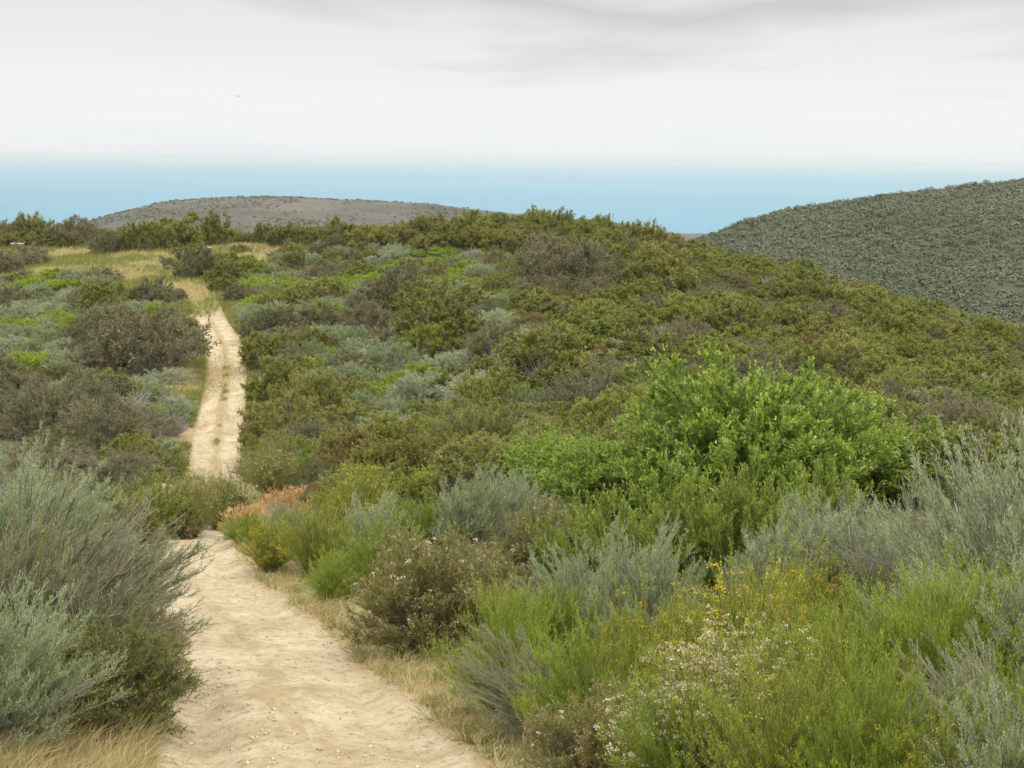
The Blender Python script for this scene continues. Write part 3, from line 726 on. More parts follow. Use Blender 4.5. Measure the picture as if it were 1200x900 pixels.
# labels for them: by kind, size, and the place they hold among the landmarks
KD = {'chamise': ('olive green chamise', 'chamise_bush', 'chamise shrubs on the slopes'), 'brown': ('grey-brown twiggy bush', 'brown_bush', 'grey-brown bushes on the slopes'),
      'buck': ('rusty olive buckwheat', 'buckwheat_mound', 'rusty buckwheat mounds on the slopes'),
      'bare': ('bleached leafless shrub', 'bare_shrub', 'leafless shrubs on the slopes'),
      'oak': ('leafy green scrub oak', 'scrub_oak', 'scrub oaks on the slopes'),
      'tall': ('tall dark toyon', 'toyon_bush', 'tall toyon bushes on the ridge'), 'sage': ('mounded grey-green sagebrush', 'sagebrush', 'sagebrush mounds on the slopes'),
      'bright': ('low bright green bush', 'green_bush', 'low bright green bushes on the slopes')}
COLS = [(-1e9, 60, 'by the left edge'), (60, 150, 'well left of the road'), (150, 250, 'just left of the road'), (250, 340, 'just right of the road'),
        (340, 440, 'well right of the road'), (440, 540, 'left of centre'), (540, 640, 'at the centre'), (640, 740, 'right of centre'),
        (740, 840, 'above the left sumac'), (840, 940, 'above the big sumac'), (940, 1040, 'above the sumac shoulder'), (1040, 1130, 'beneath the far hill'), (1130, 1e9, 'by the right edge')]
ROWS = [(-1e9, 285, 'on the crest'), (285, 310, 'under the crest'), (310, 340, 'high up'), (340, 375, 'on the upper slope'), (375, 415, 'at mid slope'), (415, 465, 'on the lower slope'), (465, 525, 'low down'), (525, 1e9, 'at the slope foot')]
ORD = ['leftmost', 'second', 'third', 'fourth', 'fifth', 'sixth', 'seventh', 'eighth', 'ninth', 'tenth', 'eleventh', 'twelfth', 'thirteenth', 'fourteenth', 'fifteenth', 'sixteenth', 'seventeenth', 'eighteenth']
cells = {}
for i, (k, x, y, s, h, tagS) in enumerate(mids):
    z = wz(x, y) - EYE; px, py = proj([x, y, z + .6 * s]); px, py = px[0], py[0]
    c = next(j for j, a in enumerate(COLS) if a[0] <= px < a[1]); r = next(j for j, a in enumerate(ROWS) if a[0] <= py < a[1])
    cells.setdefault((k, c, r), []).append((px, i, z))
g = np.random.default_rng(5)
for (k, c, r), lst in sorted(cells.items()):
    lst.sort(); n = len(lst)
    base, nm, grp = KD[k]
    for q, (px, i, z) in enumerate(lst):
        kk, x, y, s, h, _ = mids[i]
        where = f'{ROWS[r][2]} {COLS[c][2]}'
        if n == 1: lab = f'only {base} {where}'
        elif n == 2: lab = f'{("left", "right")[q]} of two {base}s {where}' if not base.endswith('bush') else f'{("left", "right")[q]} of two {base}es {where}'
        elif q == n - 1: lab = f'rightmost {base} {where}'
        else: lab = f'{ORD[min(q, 17)]}{" from left" if q else ""} {base} {where}'
        lab = lab.replace('chamises', 'chamise bushes').replace('buckwheats', 'buckwheat mounds').replace('toyons', 'toyon bushes')
        lod = 1 if y < 48 else 0
        o = link(nm, mid_mesh(kk, lod, int(g.integers(0, 5))), loc=(x, y, z + EYE - .03))
        o.rotation_euler = (g.normal() * .06, g.normal() * .06, g.random() * 6.28)
        o.scale = (s * (.9 + .25 * g.random()), s * (.9 + .25 * g.random()), s * h)
        tag(o, lab, 'shrub', grp)

# ------------------------------------------------------------------ ground sheet and trail
ds = .0135
sx_ = np.arange(-math.asinh(6500 / 6), math.asinh(6500 / 6) + ds, ds); sy_ = np.arange(-math.asinh(90 / 6), math.asinh(6500 / 6), ds)
gx = 6 * np.sinh(sx_); gy = 6 * np.sinh(sy_)
GX, GY = np.meshgrid(gx, gy)
_TD = np.full(GX.shape, 99.0)
mreg = (GY < 125) & (GY > -15) & (np.abs(GX) < 45)
_TD[mreg] = trail_dist(GX[mreg], GY[mreg])
_TDCACHE = np.abs(_TD)
GZ = ground(GX, GY) + EYE
W_, H_ = len(gx), len(gy)
idx = np.arange(W_ * H_).reshape(H_, W_)
Q = np.stack([idx[:-1, :-1], idx[:-1, 1:], idx[1:, 1:], idx[1:, :-1]], -1).reshape(-1, 4)
TDn = _TDCACHE + .22 * fbm(GX / .8, GY / .8, 3) + .25 * vnoise(GX / 3, GY / 3)
half = 1.0 + .22 * sstep(30, 45, GY)
trailm = (1 - sstep(half - .12, half + .30, TDn)) * (1 - sstep(74, 88, GY + 8 * vnoise(GX / 1.2, GY / 2)))
V = np.stack([GX, GY, GZ], -1).reshape(-1, 3)
# grass and bare patches as ground cover
PXg, PYg = proj(np.stack([GX, GY, GZ - EYE], -1).reshape(-1, 3))
near = ((GY > 60) & (GY < 150)).ravel()
grass = np.zeros(len(V))
ii = np.nonzero(near & (PXg > -60) & (PXg < 340) & (PYg > 285) & (PYg < 375))[0]
grass[ii] = in_poly(PXg[ii], PYg[ii], GRASS_POLY)
bare = ((PXg > 160) & (PXg < 240) & (PYg > 430) & (PYg < 505) & (GY.ravel() > 40) & (GY.ravel() < 80)).astype(float) * .9
verge = (np.exp(-((np.abs(TDn) - 1.25) / .5) ** 2) * (GY < 90)).ravel()
grass = np.maximum(grass, np.maximum(bare, verge * .8))
tm = trailm.ravel()
fm = tm[Q].mean(1) > .5


def soil_mat(name, trailness):
    m, nt, N, L, out = newmat(name)
    tc = N.new('ShaderNodeTexCoord'); P_ = tc.outputs['Object']

    def noise(scale, det=4, rough=.6, vec=None):
        n = N.new('ShaderNodeTexNoise'); n.inputs['Scale'].default_value = scale; n.inputs['Detail'].default_value = det; n.inputs['Roughness'].default_value = rough
        L.new(vec or P_, n.inputs['Vector']); return n.outputs['Fac']
    at = N.new('ShaderNodeAttribute'); at.attribute_name = 'trail'
    ag = N.new('ShaderNodeAttribute'); ag.attribute_name = 'grass'
    ac = N.new('ShaderNodeAttribute'); ac.attribute_name = 'across'
    n1 = noise(1.3, 6, .65); n2 = noise(9, 5, .7); n3 = noise(55, 3, .7); n4 = noise(.35, 3)
    # sand
    r1 = ramp(N, [(.28, (.29, .215, .125)), (.42, (.41, .33, .20)), (.58, (.495, .41, .268)), (.78, (.565, .50, .365))]); L.new(n1, r1.inputs[0])
    r2 = ramp(N, [(.30, (.55, .47, .36)), (.5, (1, 1, 1)), (.75, (1.1, 1.1, 1.1))]); L.new(n2, r2.inputs[0])
    sand = mixc(N, L, .75, r1.outputs[0], r2.outputs[0], 'MULTIPLY')
    r3 = ramp(N, [(.32, (.45, .36, .26)), (.42, (1, 1, 1))]); L.new(n3, r3.inputs[0])
    sand = mixc(N, L, .6, sand, r3.outputs[0], 'MULTIPLY')
    # dry litter down the middle and on the edges, wheel tracks pale
    mp = N.new('ShaderNodeMapping'); mp.inputs['Scale'].default_value = (4.6, .8, 1); cbx = N.new('ShaderNodeCombineXYZ'); spx = N.new('ShaderNodeSeparateXYZ'); L.new(P_, spx.inputs[0]); L.new(ac.outputs['Fac'], cbx.inputs[0]); L.new(spx.outputs['Y'], cbx.inputs[1]); L.new(cbx.outputs[0], mp.inputs['Vector'])
    ns = noise(1.0, 9, .78, mp.outputs[0])
    mid = mth(N, L, 'SUBTRACT', 1.0, mth(N, L, 'MULTIPLY', mth(N, L, 'ABSOLUTE', ac.outputs['Fac']), 2.9), clamp=True)
    edge = mth(N, L, 'MULTIPLY_ADD', mth(N, L, 'ABSOLUTE', ac.outputs['Fac']), 2.0, -1.35, clamp=True)
    fy = mth(N, L, 'MULTIPLY_ADD', spx.outputs['Y'], 1 / 12., -36 / 12., clamp=True)
    lit = mth(N, L, 'ADD', mth(N, L, 'MULTIPLY', mid, mth(N, L, 'MULTIPLY_ADD', fy, .14, .16)), mth(N, L, 'MULTIPLY', edge, .42))
    litm = mth(N, L, 'MULTIPLY_ADD', mth(N, L, 'ADD', lit, mth(N, L, 'MULTIPLY_ADD', n3, .25, ns)), 5.5, -3.75, clamp=True)
    litc = mixc(N, L, n3, (.22, .16, .075), (.42, .31, .16))
    sand = mixc(N, L, mth(N, L, 'MULTIPLY', litm, .85), sand, litc)
    # earth and litter below the shrubs
    r4 = ramp(N, [(.3, (.10, .095, .045)), (.5, (.17, .145, .075)), (.7, (.23, .19, .105))]); L.new(n2, r4.inputs[0])
    r5 = ramp(N, [(.25, (.16, .175, .05)), (.5, (.30, .265, .11)), (.75, (.42, .335, .17))]); L.new(n4, r5.inputs[0])
    gcol = mixc(N, L, .6, r5.outputs[0], mixc(N, L, n3, (.5, .5, .5), (1.3, 1.3, 1.3)), 'MULTIPLY')
    earth = mixc(N, L, ag.outputs['Fac'], r4.outputs[0], gcol)
    # far country: pale dry grass, grey scrub
    geo = N.new('ShaderNodeNewGeometry'); sp = N.new('ShaderNodeSeparateXYZ'); L.new(geo.outputs['Position'], sp.inputs[0])
    far = mth(N, L, 'MULTIPLY_ADD', sp.outputs['Y'], 1 / 60., -170 / 60., clamp=True)
    nf = noise(.012, 8, .72); nf2 = noise(.09, 4, .7)
    rf = ramp(N, [(.38, (.045, .056, .038)), (.47, (.065, .072, .052)), (.55, (.09, .086, .068)), (.68, (.14, .118, .097))])
    L.new(mth(N, L, 'MULTIPLY_ADD', nf2, .35, mth(N, L, 'MULTIPLY', nf, .75)), rf.inputs[0])
    vfar = mth(N, L, 'MULTIPLY_ADD', sp.outputs['Y'], 1 / 250., -650 / 250., clamp=True)
    chap = mixc(N, L, nf2, (.05, .06, .03), (.085, .09, .048))
    earth = mixc(N, L, far, earth, mixc(N, L, vfar, chap, rf.outputs[0]))
    tmk = mth(N, L, 'MULTIPLY_ADD', mth(N, L, 'ADD', at.outputs['Fac'], mth(N, L, 'MULTIPLY_ADD', n2, .9, -.45)), 2.4, -.7, clamp=True)
    col = mixc(N, L, tmk, earth, sand)
    p = N.new('ShaderNodeBsdfPrincipled'); L.new(col, p.inputs['Base Color']); p.inputs['Roughness'].default_value = .95; p.inputs['Specular IOR Level'].default_value = .1
    bp = N.new('ShaderNodeBump'); bp.inputs['Strength'].default_value = .9; bp.inputs['Distance'].default_value = .035
    L.new(mth(N, L, 'ADD', mth(N, L, 'MULTIPLY', n2, 1.0), mth(N, L, 'MULTIPLY', n3, .35)), bp.inputs['Height'])
    L.new(bp.outputs[0], p.inputs['Normal']); L.new(p.outputs[0], out.inputs[0])
    return m


SOIL = soil_mat('soil_and_sand', 1)
across = np.clip(_TD, -3, 3).ravel()


def submesh(name, faces):
    u, inv = np.unique(faces, return_inverse=True)
    return mesh(name, V[u], quads=inv.reshape(-1, 4), mats=[SOIL], smooth=True, attr={'trail': tm[u], 'grass': grass[u], 'across': across[u]})


link('ground', submesh('ground', Q[~fm]), kind='structure')
link('dirt_road', submesh('dirt_road', Q[fm]), kind='structure')

# ------------------------------------------------------------------ sea
m, nt, N, L, out = newmat('sea_water')
tc = N.new('ShaderNodeTexCoord')
mp = N.new('ShaderNodeMapping'); mp.inputs['Scale'].default_value = (.00009, .00030, 1); mp.inputs['Rotation'].default_value = (0, 0, .05); L.new(tc.outputs['Object'], mp.inputs['Vector'])
nz = N.new('ShaderNodeTexNoise'); nz.inputs['Scale'].default_value = 1.0; nz.inputs['Detail'].default_value = 2.5; L.new(mp.outputs[0], nz.inputs['Vector'])
rr = ramp(N, [(.35, (.055, .205, .29)), (.55, (.07, .225, .31)), (.75, (.16, .32, .385))]); L.new(nz.outputs['Fac'], rr.inputs[0])
p = N.new('ShaderNodeBsdfPrincipled'); L.new(rr.outputs[0], p.inputs['Base Color']); p.inputs['Roughness'].default_value = .45; p.inputs['IOR'].default_value = 1.33; p.inputs['Specular IOR Level'].default_value = .3
nb = N.new('ShaderNodeTexNoise'); nb.inputs['Scale'].default_value = .08; nb.inputs['Detail'].default_value = 6; L.new(tc.outputs['Object'], nb.inputs['Vector'])
bp = N.new('ShaderNodeBump'); bp.inputs['Strength'].default_value = .6; bp.inputs['Distance'].default_value = 1.0; L.new(nb.outputs['Fac'], bp.inputs['Height']); L.new(bp.outputs[0], p.inputs['Normal'])
L.new(p.outputs[0], out.inputs[0])
S_ = 60000
link('sea', mesh('sea', [(-S_, 500, 0), (S_, 500, 0), (S_, S_, 0), (-S_, S_, 0)], quads=[(0, 1, 2, 3)], mats=[m]), kind='structure')

# ------------------------------------------------------------------ scrub on the far hills (nobody could count it)
def mass(name, X, Y, size, nleaf, leaf, mat, seed, squash=.8, colname='tint'):
    g = np.random.default_rng(seed); n = len(X)
    Z = ground(X, Y, False) + EYE
    d = norm(g.normal(size=(n, nleaf, 3))); d[..., 2] = np.abs(d[..., 2])
    c = np.stack([X, Y, Z], 1)[:, None] + d * size[:, None, None] * np.array([1, 1, squash]) * (.75 + .3 * g.random((n, nleaf, 1)))
    nn_ = norm(d + np.array([0, 0, .25]) + g.normal(size=d.shape) * .12)
    D = norm(np.cross(nn_, g.normal(size=d.shape))).reshape(-1, 3); S2 = np.cross(nn_.reshape(-1, 3), D)
    cc = c.reshape(-1, 3); hl = (leaf * (.35 + .4 * g.random(n * nleaf)))[:, None] * np.repeat(size, nleaf)[:, None] ** .5
    Vv = np.stack([cc - D * hl, cc - S2 * hl * .8, cc + D * hl, cc + S2 * hl * .8], 1).reshape(-1, 3); Qq = np.arange(len(Vv)).reshape(-1, 4)
    t = np.repeat(g.random(n), nleaf * 4)
    return link(name, mesh(name, Vv, quads=Qq, mats=[mat], attr={'tip': t}), kind='stuff')


def mass_mat(name, cols, scale=.02):
    m, nt, N, L, out = newmat(name)
    at = N.new('ShaderNodeAttribute'); at.attribute_name = 'tip'; tc = N.new('ShaderNodeTexCoord')
    nz = N.new('ShaderNodeTexNoise'); nz.inputs['Scale'].default_value = scale; nz.inputs['Detail'].default_value = 4; L.new(tc.outputs['Object'], nz.inputs['Vector'])
    geo = N.new('ShaderNodeNewGeometry')
    t = mth(N, L, 'ADD', mth(N, L, 'MULTIPLY', at.outputs['Fac'], .5), mth(N, L, 'MULTIPLY_ADD', nz.outputs['Fac'], 1.6, -.62))
    t = mth(N, L, 'ADD', t, mth(N, L, 'MULTIPLY_ADD', geo.outputs['Random Per Island'], .2, -.1), clamp=True)
    r = ramp(N, [(i / (len(cols) - 1), c) for i, c in enumerate(cols)]); L.new(t, r.inputs[0])
    p = N.new('ShaderNodeBsdfPrincipled'); L.new(r.outputs[0], p.inputs['Base Color']); p.inputs['Roughness'].default_value = .8; p.inputs['Specular IOR Level'].default_value = .15
    L.new(p.outputs[0], out.inputs[0]); return m


g = np.random.default_rng(33)
n = 26000
X = 20 + 330 * g.random(n); Y = 200 + 330 * g.random(n) ** .8
kp = (X < Y * .52 + 25) & (X > Y * .05)
X, Y = X[kp], Y[kp]
mass('hillside_scrub', X, Y, .65 + 1.5 * g.random(len(X)) ** 2.4, 44, .48, mass_mat('hill_scrub_leaf', [(.074, .096, .052), (.104, .122, .066), (.134, .145, .082), (.150, .150, .105), (.175, .192, .092)], .013), 3, .95)
n = 10000
X = -480 + 900 * g.random(n); Y = 900 + 370 * g.random(n)
kp = (vnoise(X / 60, Y / 60) + .6 * vnoise(X / 17, Y / 17) > .02) | (g.random(n) < .12)
X, Y = X[kp], Y[kp]
mass('headland_scrub', X, Y, .8 + 1.3 * g.random(len(X)) ** 3, 12, 1.0, mass_mat('headland_leaf', [(.07, .08, .045), (.10, .105, .06), (.13, .125, .08)], .01), 4, .7)

# understory between the shrubs
g = np.random.default_rng(44)
n = 20000
Y = 3 + 150 * g.random(n) ** .9; Y[:1800] = 2.8 + 9 * g.random(1800); X = (g.random(n) * 2 - 1) * (.46 * Y + 3)
td = np.abs(trail_dist(X, Y)); A = np.array(PL)
Zq = ground(X, Y, False); a_, b_ = proj(np.stack([X, Y, Zq], 1))
ok = (td > 1.75) & ~in_poly(a_, b_, GRASS_POLY) & ~in_poly(a_, b_, BARE_POLY)
X, Y = X[ok], Y[ok]
sz = np.clip(.10 + .012 * Y, .12, .22 + .0035 * Y) * (.7 + .7 * g.random(len(X)))


def mass2(name, X, Y, size, nleaf, lf, mat, seed):
    g = np.random.default_rng(seed); n = len(X)
    Z = ground(X, Y, False) + EYE + .02
    d = norm(g.normal(size=(n, nleaf, 3))); d[..., 2] = np.abs(d[..., 2])
    c = np.stack([X, Y, Z], 1)[:, None] + d * size[:, None, None] * (.35 + .7 * g.random((n, nleaf, 1)))
    L_ = np.repeat(lf, nleaf)
    Vv, Qq = leaves_quad(c.reshape(-1, 3), norm(d + np.array([0, 0, .7]) + g.normal(size=d.shape) * .5).reshape(-1, 3), L_ * (.6 + .8 * g.random(n * nleaf)), L_ * .35, g)
    return link(name, mesh(name, Vv, quads=Qq, mats=[mat], attr={'tip': np.repeat(g.random(n), nleaf * 4)}), kind='stuff')


mass2('ground_cover', X, Y, sz, 60, np.clip(.0022 * Y, .014, .14), mass_mat('undergrowth_leaf', [(.10, .12, .035), (.14, .17, .05), (.19, .21, .10), (.23, .24, .14), (.19, .245, .05)], .15), 6)


# scrub on the banks either side, where the view ends
g = np.random.default_rng(77)
n = 1300
Y = -3 + 34 * g.random(n); sd = np.where(g.random(n) < .6, 1, -1)
X = sd * (np.where((sd > 0) & (Y > 8.5), .33, .43) * np.maximum(Y, 0) + 1.7 + 13 * g.random(n) ** 1.3)
kp = (np.abs(trail_dist(X, Y)) > 2.2) & ~((Y < 3.5) & (np.abs(X) < 3.4))
X, Y = X[kp], Y[kp]
mass2('bank_scrub', X, Y, .6 + .6 * g.random(len(X)), 420, np.clip(.03 + .006 * np.maximum(Y, 0), .05, .14), mass_mat('bank_scrub_leaf', [(.10, .12, .035), (.16, .19, .05), (.22, .25, .11), (.30, .33, .20), (.22, .28, .05)], .25), 16)

# ------------------------------------------------------------------ grasses
def blades(name, X, Y, h, w, mat, seed, lean=.35):
    g = np.random.default_rng(seed); n = len(X)
    Z = ground(X, Y) + EYE if n < 4000 else np.concatenate([ground(X[i:i + 3500], Y[i:i + 3500]) for i in range(0, n, 3500)]) + EYE
    B = np.stack([X, Y, Z - .01], 1)
    dr = g.normal(size=(n, 3)) * lean; dr[:, 2] = 1
    dr = norm(dr); s = norm(np.cross(dr, g.normal(size=(n, 3)))) * (w / 2)[:, None]
    Vv = np.stack([B - s, B + s, B + dr * (h * .6)[:, None] + s * .7, B + dr * (h * .6)[:, None] - s * .7,
                   B + norm(dr + np.array([.25, 0, -.15])) * h[:, None]], 1)
    k = np.arange(n)[:, None] * 5
    Qq = k + np.array([[0, 1, 2, 3]]); Tt = k + np.array([[3, 2, 4]])
    return link(name, mesh(name, Vv.reshape(-1, 3), tris=Tt, quads=Qq, mats=[mat], attr={'tip': np.zeros(n * 5)}), kind='stuff')


g = np.random.default_rng(55)
# verges of the near road
nt_ = 2600
TY = 4.6 + 22 * g.random(nt_) ** 1.2; cx = np.interp(TY, TRD[:, 1], TRD[:, 0]); side = np.where(g.random(nt_) < .45, -1, 1)
TX = cx + side * (.95 + np.abs(g.normal(size=nt_)) * .42)
kp = (vnoise(TX * 1.3, TY * 1.3) + .3 * vnoise(TX * 4, TY * 4) > -.16 - .2 * (side < 0)) & (g.random(nt_) < .75)
TX, TY = TX[kp], TY[kp]; hh = .05 + .20 * g.random(len(TX)) ** 2
nb_ = 34; sp_ = (.02 + .05 * g.random(len(TX)))[:, None]
X = (TX[:, None] + g.normal(size=(len(TX), nb_)) * sp_).ravel(); Y = (TY[:, None] + g.normal(size=(len(TX), nb_)) * sp_).ravel()
H1 = np.repeat(hh, nb_) * (.5 + .7 * g.random(len(X)))
gr = np.repeat(g.random(len(TX)) < .22, nb_)
blades('dry_verge_grass', X[~gr], Y[~gr], H1[~gr], .003 + .004 * g.random((~gr).sum()), M['straw'], 8, .8)
blades('green_verge_grass', X[gr], Y[gr], H1[gr], .003 + .004 * g.random(gr.sum()), M['grassg'], 18, .7)
n = 9000                       # loose straw and fallen bits on the road edges
Y = 4.6 + 18 * g.random(n) ** 1.3; side = np.where(g.random(n) < .5, -1, 1)
X = np.interp(Y, TRD[:, 1], TRD[:, 0]) + side * np.abs(.95 - np.abs(g.normal(size=n)) * .28 + .1)
kp = vnoise(X * 2, Y * 1.5) > .02
blades('fallen_straw', X[kp], Y[kp], .03 + .05 * g.random(kp.sum()), .003 + .003 * g.random(kp.sum()), M['seeds'], 19, 4.0)
# straw corner at bottom left
n = 26000
X = -3.6 + 2.5 * g.random(n); Y = 5.6 + 1.7 * g.random(n)
kp = (np.abs(np.where(True, X - np.interp(Y, TRD[:, 1], TRD[:, 0]), 0)) > .95) & (vnoise(X * 3, Y * 3) > -.25)
blades('straw_grass', X[kp], Y[kp], .10 + .22 * g.random(kp.sum()) ** 1.5, .003 + .003 * g.random(kp.sum()), M['straw'], 9, .5)
# far road verges and the meadow
n = 60000
Y = 40 + 50 * g.random(n); cx = np.interp(Y, TRD[:, 1], TRD[:, 0]); side = np.where(g.random(n) < .6, -1, 1)
X = cx + side * (1.0 + np.abs(g.normal(size=n)) * .5); kp = vnoise(X * .7, Y * .5) > -.2
blades('road_verge_grass', X[kp], Y[kp], .12 + .25 * g.random(kp.sum()), .02 * np.ones(kp.sum()), M['grassg'], 10, .5)
n = 200000
Y = 72 + 72 * g.random(n); X = -68 + 62 * g.random(n)
Zq = np.concatenate([ground(X[i:i + 3500], Y[i:i + 3500], False) for i in range(0, n, 3500)])
a_, b_ = proj(np.stack([X, Y, Zq], 1))
kp = in_poly(a_, b_, GRASS_POLY) | in_poly(a_, b_, [(-120, 285), (-60, 290), (-60, 330), (-120, 330)])
kp &= (np.abs(X - np.interp(Y, TRD[:, 1], TRD[:, 0])) > .5) | (Y + 9 * g.random(n) > 84)
X, Y = X[kp], Y[kp]; st = (vnoise(X / 4, Y / 6) + .5 * vnoise(X, Y)) > .10
blades('meadow_grass', X[~st], Y[~st], .25 + .35 * g.random((~st).sum()), .035 * np.ones((~st).sum()), M['grassg'], 11, .4)
blades('dry_meadow_grass', X[st], Y[st], .25 + .4 * g.random(st.sum()), .03 * np.ones(st.sum()), M['straw'], 12, .4)
g2 = np.random.default_rng(5)
n = 9000
P1 = pix(200, 465, 56); X = P1[0] + g2.normal(size=n) * 1.1; Y = P1[1] + g2.normal(size=n) * 3
blades('bare_patch_grass', X, Y, .15 + .2 * g2.random(n), .02 * np.ones(n), M['straw'], 13, .6)

n = 3600                       # weeds down the middle of the far road
Y = 44 + 18 * g2.random(n); X = _cx(Y) + g2.normal(size=n) * .10; kp = vnoise(X * 2, Y * 1.2) > .08
blades('road_weeds', X[kp], Y[kp], .05 + .10 * g2.random(kp.sum()), .014 * np.ones(kp.sum()), M['grassg'], 23, .6)
n = 7000                       # dry bits blown over the near road
Y = 4.4 + 15 * g2.random(n) ** 1.3; X = _cx(Y) + g2.normal(size=n) * .55; kp = (vnoise(X * 2.2, Y * 1.1) + .5 * vnoise(X * 7, Y * 5)) > .16
blades('litter', X[kp], Y[kp], .015 + .035 * g2.random(kp.sum()) ** 2, .003 + .003 * g2.random(kp.sum()), M['seeds'], 24, 5.0)

# stones and clods on the road
g = np.random.default_rng(66)
n = 7000
Y = 4.8 + 20 * g.random(n) ** 1.4; X = np.interp(Y, TRD[:, 1], TRD[:, 0]) + g.normal(size=n) * .62
kp = np.abs(vnoise(X * 1.2, Y * .8)) < .33 * g.random(n) + .12
X, Y = X[kp], Y[kp]; n = len(X)
r = .004 + .017 * g.random(n) ** 5
Z = np.concatenate([ground(X[i:i + 3500], Y[i:i + 3500]) for i in range(0, n, 3500)]) + EYE
oc = np.array([[1, 0, 0], [0, 1, 0], [-1, 0, 0], [0, -1, 0], [0, 0, .7], [0, 0, -.7]], float)
Vv = np.stack([X, Y, Z + r * .2], 1)[:, None] + oc[None] * r[:, None, None] * (.6 + .8 * g.random((n, 6, 1)))
k = np.arange(n)[:, None, None] * 6
T = (k + np.array([[0, 1, 4], [1, 2, 4], [2, 3, 4], [3, 0, 4], [1, 0, 5], [2, 1, 5], [3, 2, 5], [0, 3, 5]])[None]).reshape(-1, 3)
link('gravel', mesh('gravel', Vv.reshape(-1, 3), tris=T, mats=[twig_mat('stone', (.34, .26, .16), (.56, .45, .30))], smooth=True), kind='stuff')

# ------------------------------------------------------------------ small built things far off
def box(x0, x1, y0, y1, z0, z1):
    v = [(x, y, z) for z in (z0, z1) for y in (y0, y1) for x in (x0, x1)]
    return np.array(v, float), np.array([(0, 2, 3, 1), (4, 5, 7, 6), (0, 1, 5, 4), (2, 6, 7, 3), (0, 4, 6, 2), (1, 3, 7, 5)])


def boxes(name, bs, mat, parent, bev=.006):
    VV, QQ = [], []; k = 0
    for b in bs:
        v, q = box(*b); VV.append(v); QQ.append(q + k); k += 8
    me = mesh(name, np.vstack(VV), quads=np.vstack(QQ), mats=[mat]); o = link(name, me, parent)
    bm = o.modifiers.new('bevel', 'BEVEL'); bm.width = bev; bm.segments = 2
    return o


WOOD = twig_mat('weathered_wood', (.16, .13, .11), (.40, .38, .34)); WOODL = twig_mat('weathered_board', (.55, .53, .46), (.62, .60, .54))


def bench(px, py, d, rz, label, s=1.0):
    d = min(np.arange(85, 150, .5), key=lambda q: abs(pix(px, py, q)[2] + EYE - wz(*pix(px, py, q)[:2]) - .62) + abs(q - d) * .004)
    p = pix(px, py, d)
    root = link('wooden_bench', None, loc=(p[0], p[1], wz(p[0], p[1]))); top = .62
    root.rotation_euler = (0, 0, rz); tag(root, label, 'bench', 'plain benches by the meadow')
    boxes('seat', [(-.62, .62, -.2, -.07, top - .05, top), (-.62, .62, -.06, .06, top - .05, top), (-.62, .62, .07, .2, top - .05, top)], WOODL, root)
    boxes('apron', [(-.58, .58, -.19, -.15, top - .2, top - .055), (-.58, .58, .15, .19, top - .2, top - .055)], WOOD, root)
    for sx in (-.5, .5):
        boxes('leg', [(sx - .05, sx + .05, -.14, .14, -.1, top - .055)], WOOD, root)


bench(20.5, 285, 112, .1, 'weathered plank bench between the dark bush and the left edge')
bench(240, 289.5, 97, -.1, 'weathered plank bench behind the grey bush on the meadow rim')
POLE = twig_mat('pole_wood', (.10, .09, .08), (.15, .13, .12))
for j, (px, py, h, w_) in enumerate(((714.5, 256.5, 5.6, .55), (718.5, 256.8, 5.2, .4))):
    p = pix(px, py, 1215)
    root = link('utility_pole', None, loc=(p[0], p[1], wz(p[0], p[1]))); zt = max(p[2] + EYE - root.location.z, 0)
    tag(root, ('thicker left-hand pole on the skyline of the pale headland', 'thinner right-hand pole on the skyline of the pale headland')[j], 'pole', 'two poles on the headland')
    a = np.linspace(0, 6.283, 9)[:-1]
    Vp = np.vstack([np.stack([np.cos(a) * w_ / 2 * q, np.sin(a) * w_ / 2 * q, np.full(8, zz)], 1) for q, zz in ((1, -1), (1, zt + h * .4), (.75, zt + h))])
    Qp = [(k * 8 + i, k * 8 + (i + 1) % 8, (k + 1) * 8 + (i + 1) % 8, (k + 1) * 8 + i) for k in range(2) for i in range(8)]
    link('shaft', mesh('shaft', Vp, quads=Qp, mats=[POLE], smooth=True), root)
    boxes('crossarm', [(-1.1, 1.1, -.1, .1, zt + h * .86, zt + h * .90)], POLE, root, .02)
# rocks on the hill
ROCK = twig_mat('pale_rock', (.30, .29, .27), (.40, .39, .36))
for j, (px, py, s, lab) in enumerate(((1129, 250.5, 1.0, 'pale boulder showing among scrub on the far hill, leftmost'), (1136, 250, .8, 'small pale boulder right beside the leftmost one on the far hill'), (1148, 251, .7, 'small pale boulder on the far hill, rightmost of three'))):
    best = None
    for d in np.arange(330, 520, 2.0):
        p = pix(px, py, d)
        if ground(np.array([p[0]]), np.array([p[1]]), False)[0] > p[2]: best = p; break
    if best is None: best = pix(px, py, 470)
    g = np.random.default_rng(j)
    nu, nv = 12, 8; u = np.linspace(0, 6.283, nu, endpoint=False); v = np.linspace(.05, 3.09, nv)
    VV = np.array([[math.sin(b) * math.cos(a), math.sin(b) * math.sin(a), math.cos(b)] for b in v for a in u])
    VV = VV * (1 + .35 * g.normal(size=(len(VV), 1)) * .4) * np.array([1.1, .9, .9]) * s * .6
    QQ = [(i * nu + k, i * nu + (k + 1) % nu, (i + 1) * nu + (k + 1) % nu, (i + 1) * nu + k) for i in range(nv - 1) for k in range(nu)]
    o = link('boulder', mesh('boulder', VV, quads=QQ, mats=[ROCK]), loc=(best[0], best[1] - 1.2, best[2] + EYE + .7 * s))
    tag(o, lab, 'boulder', 'pale boulders on the far hill')
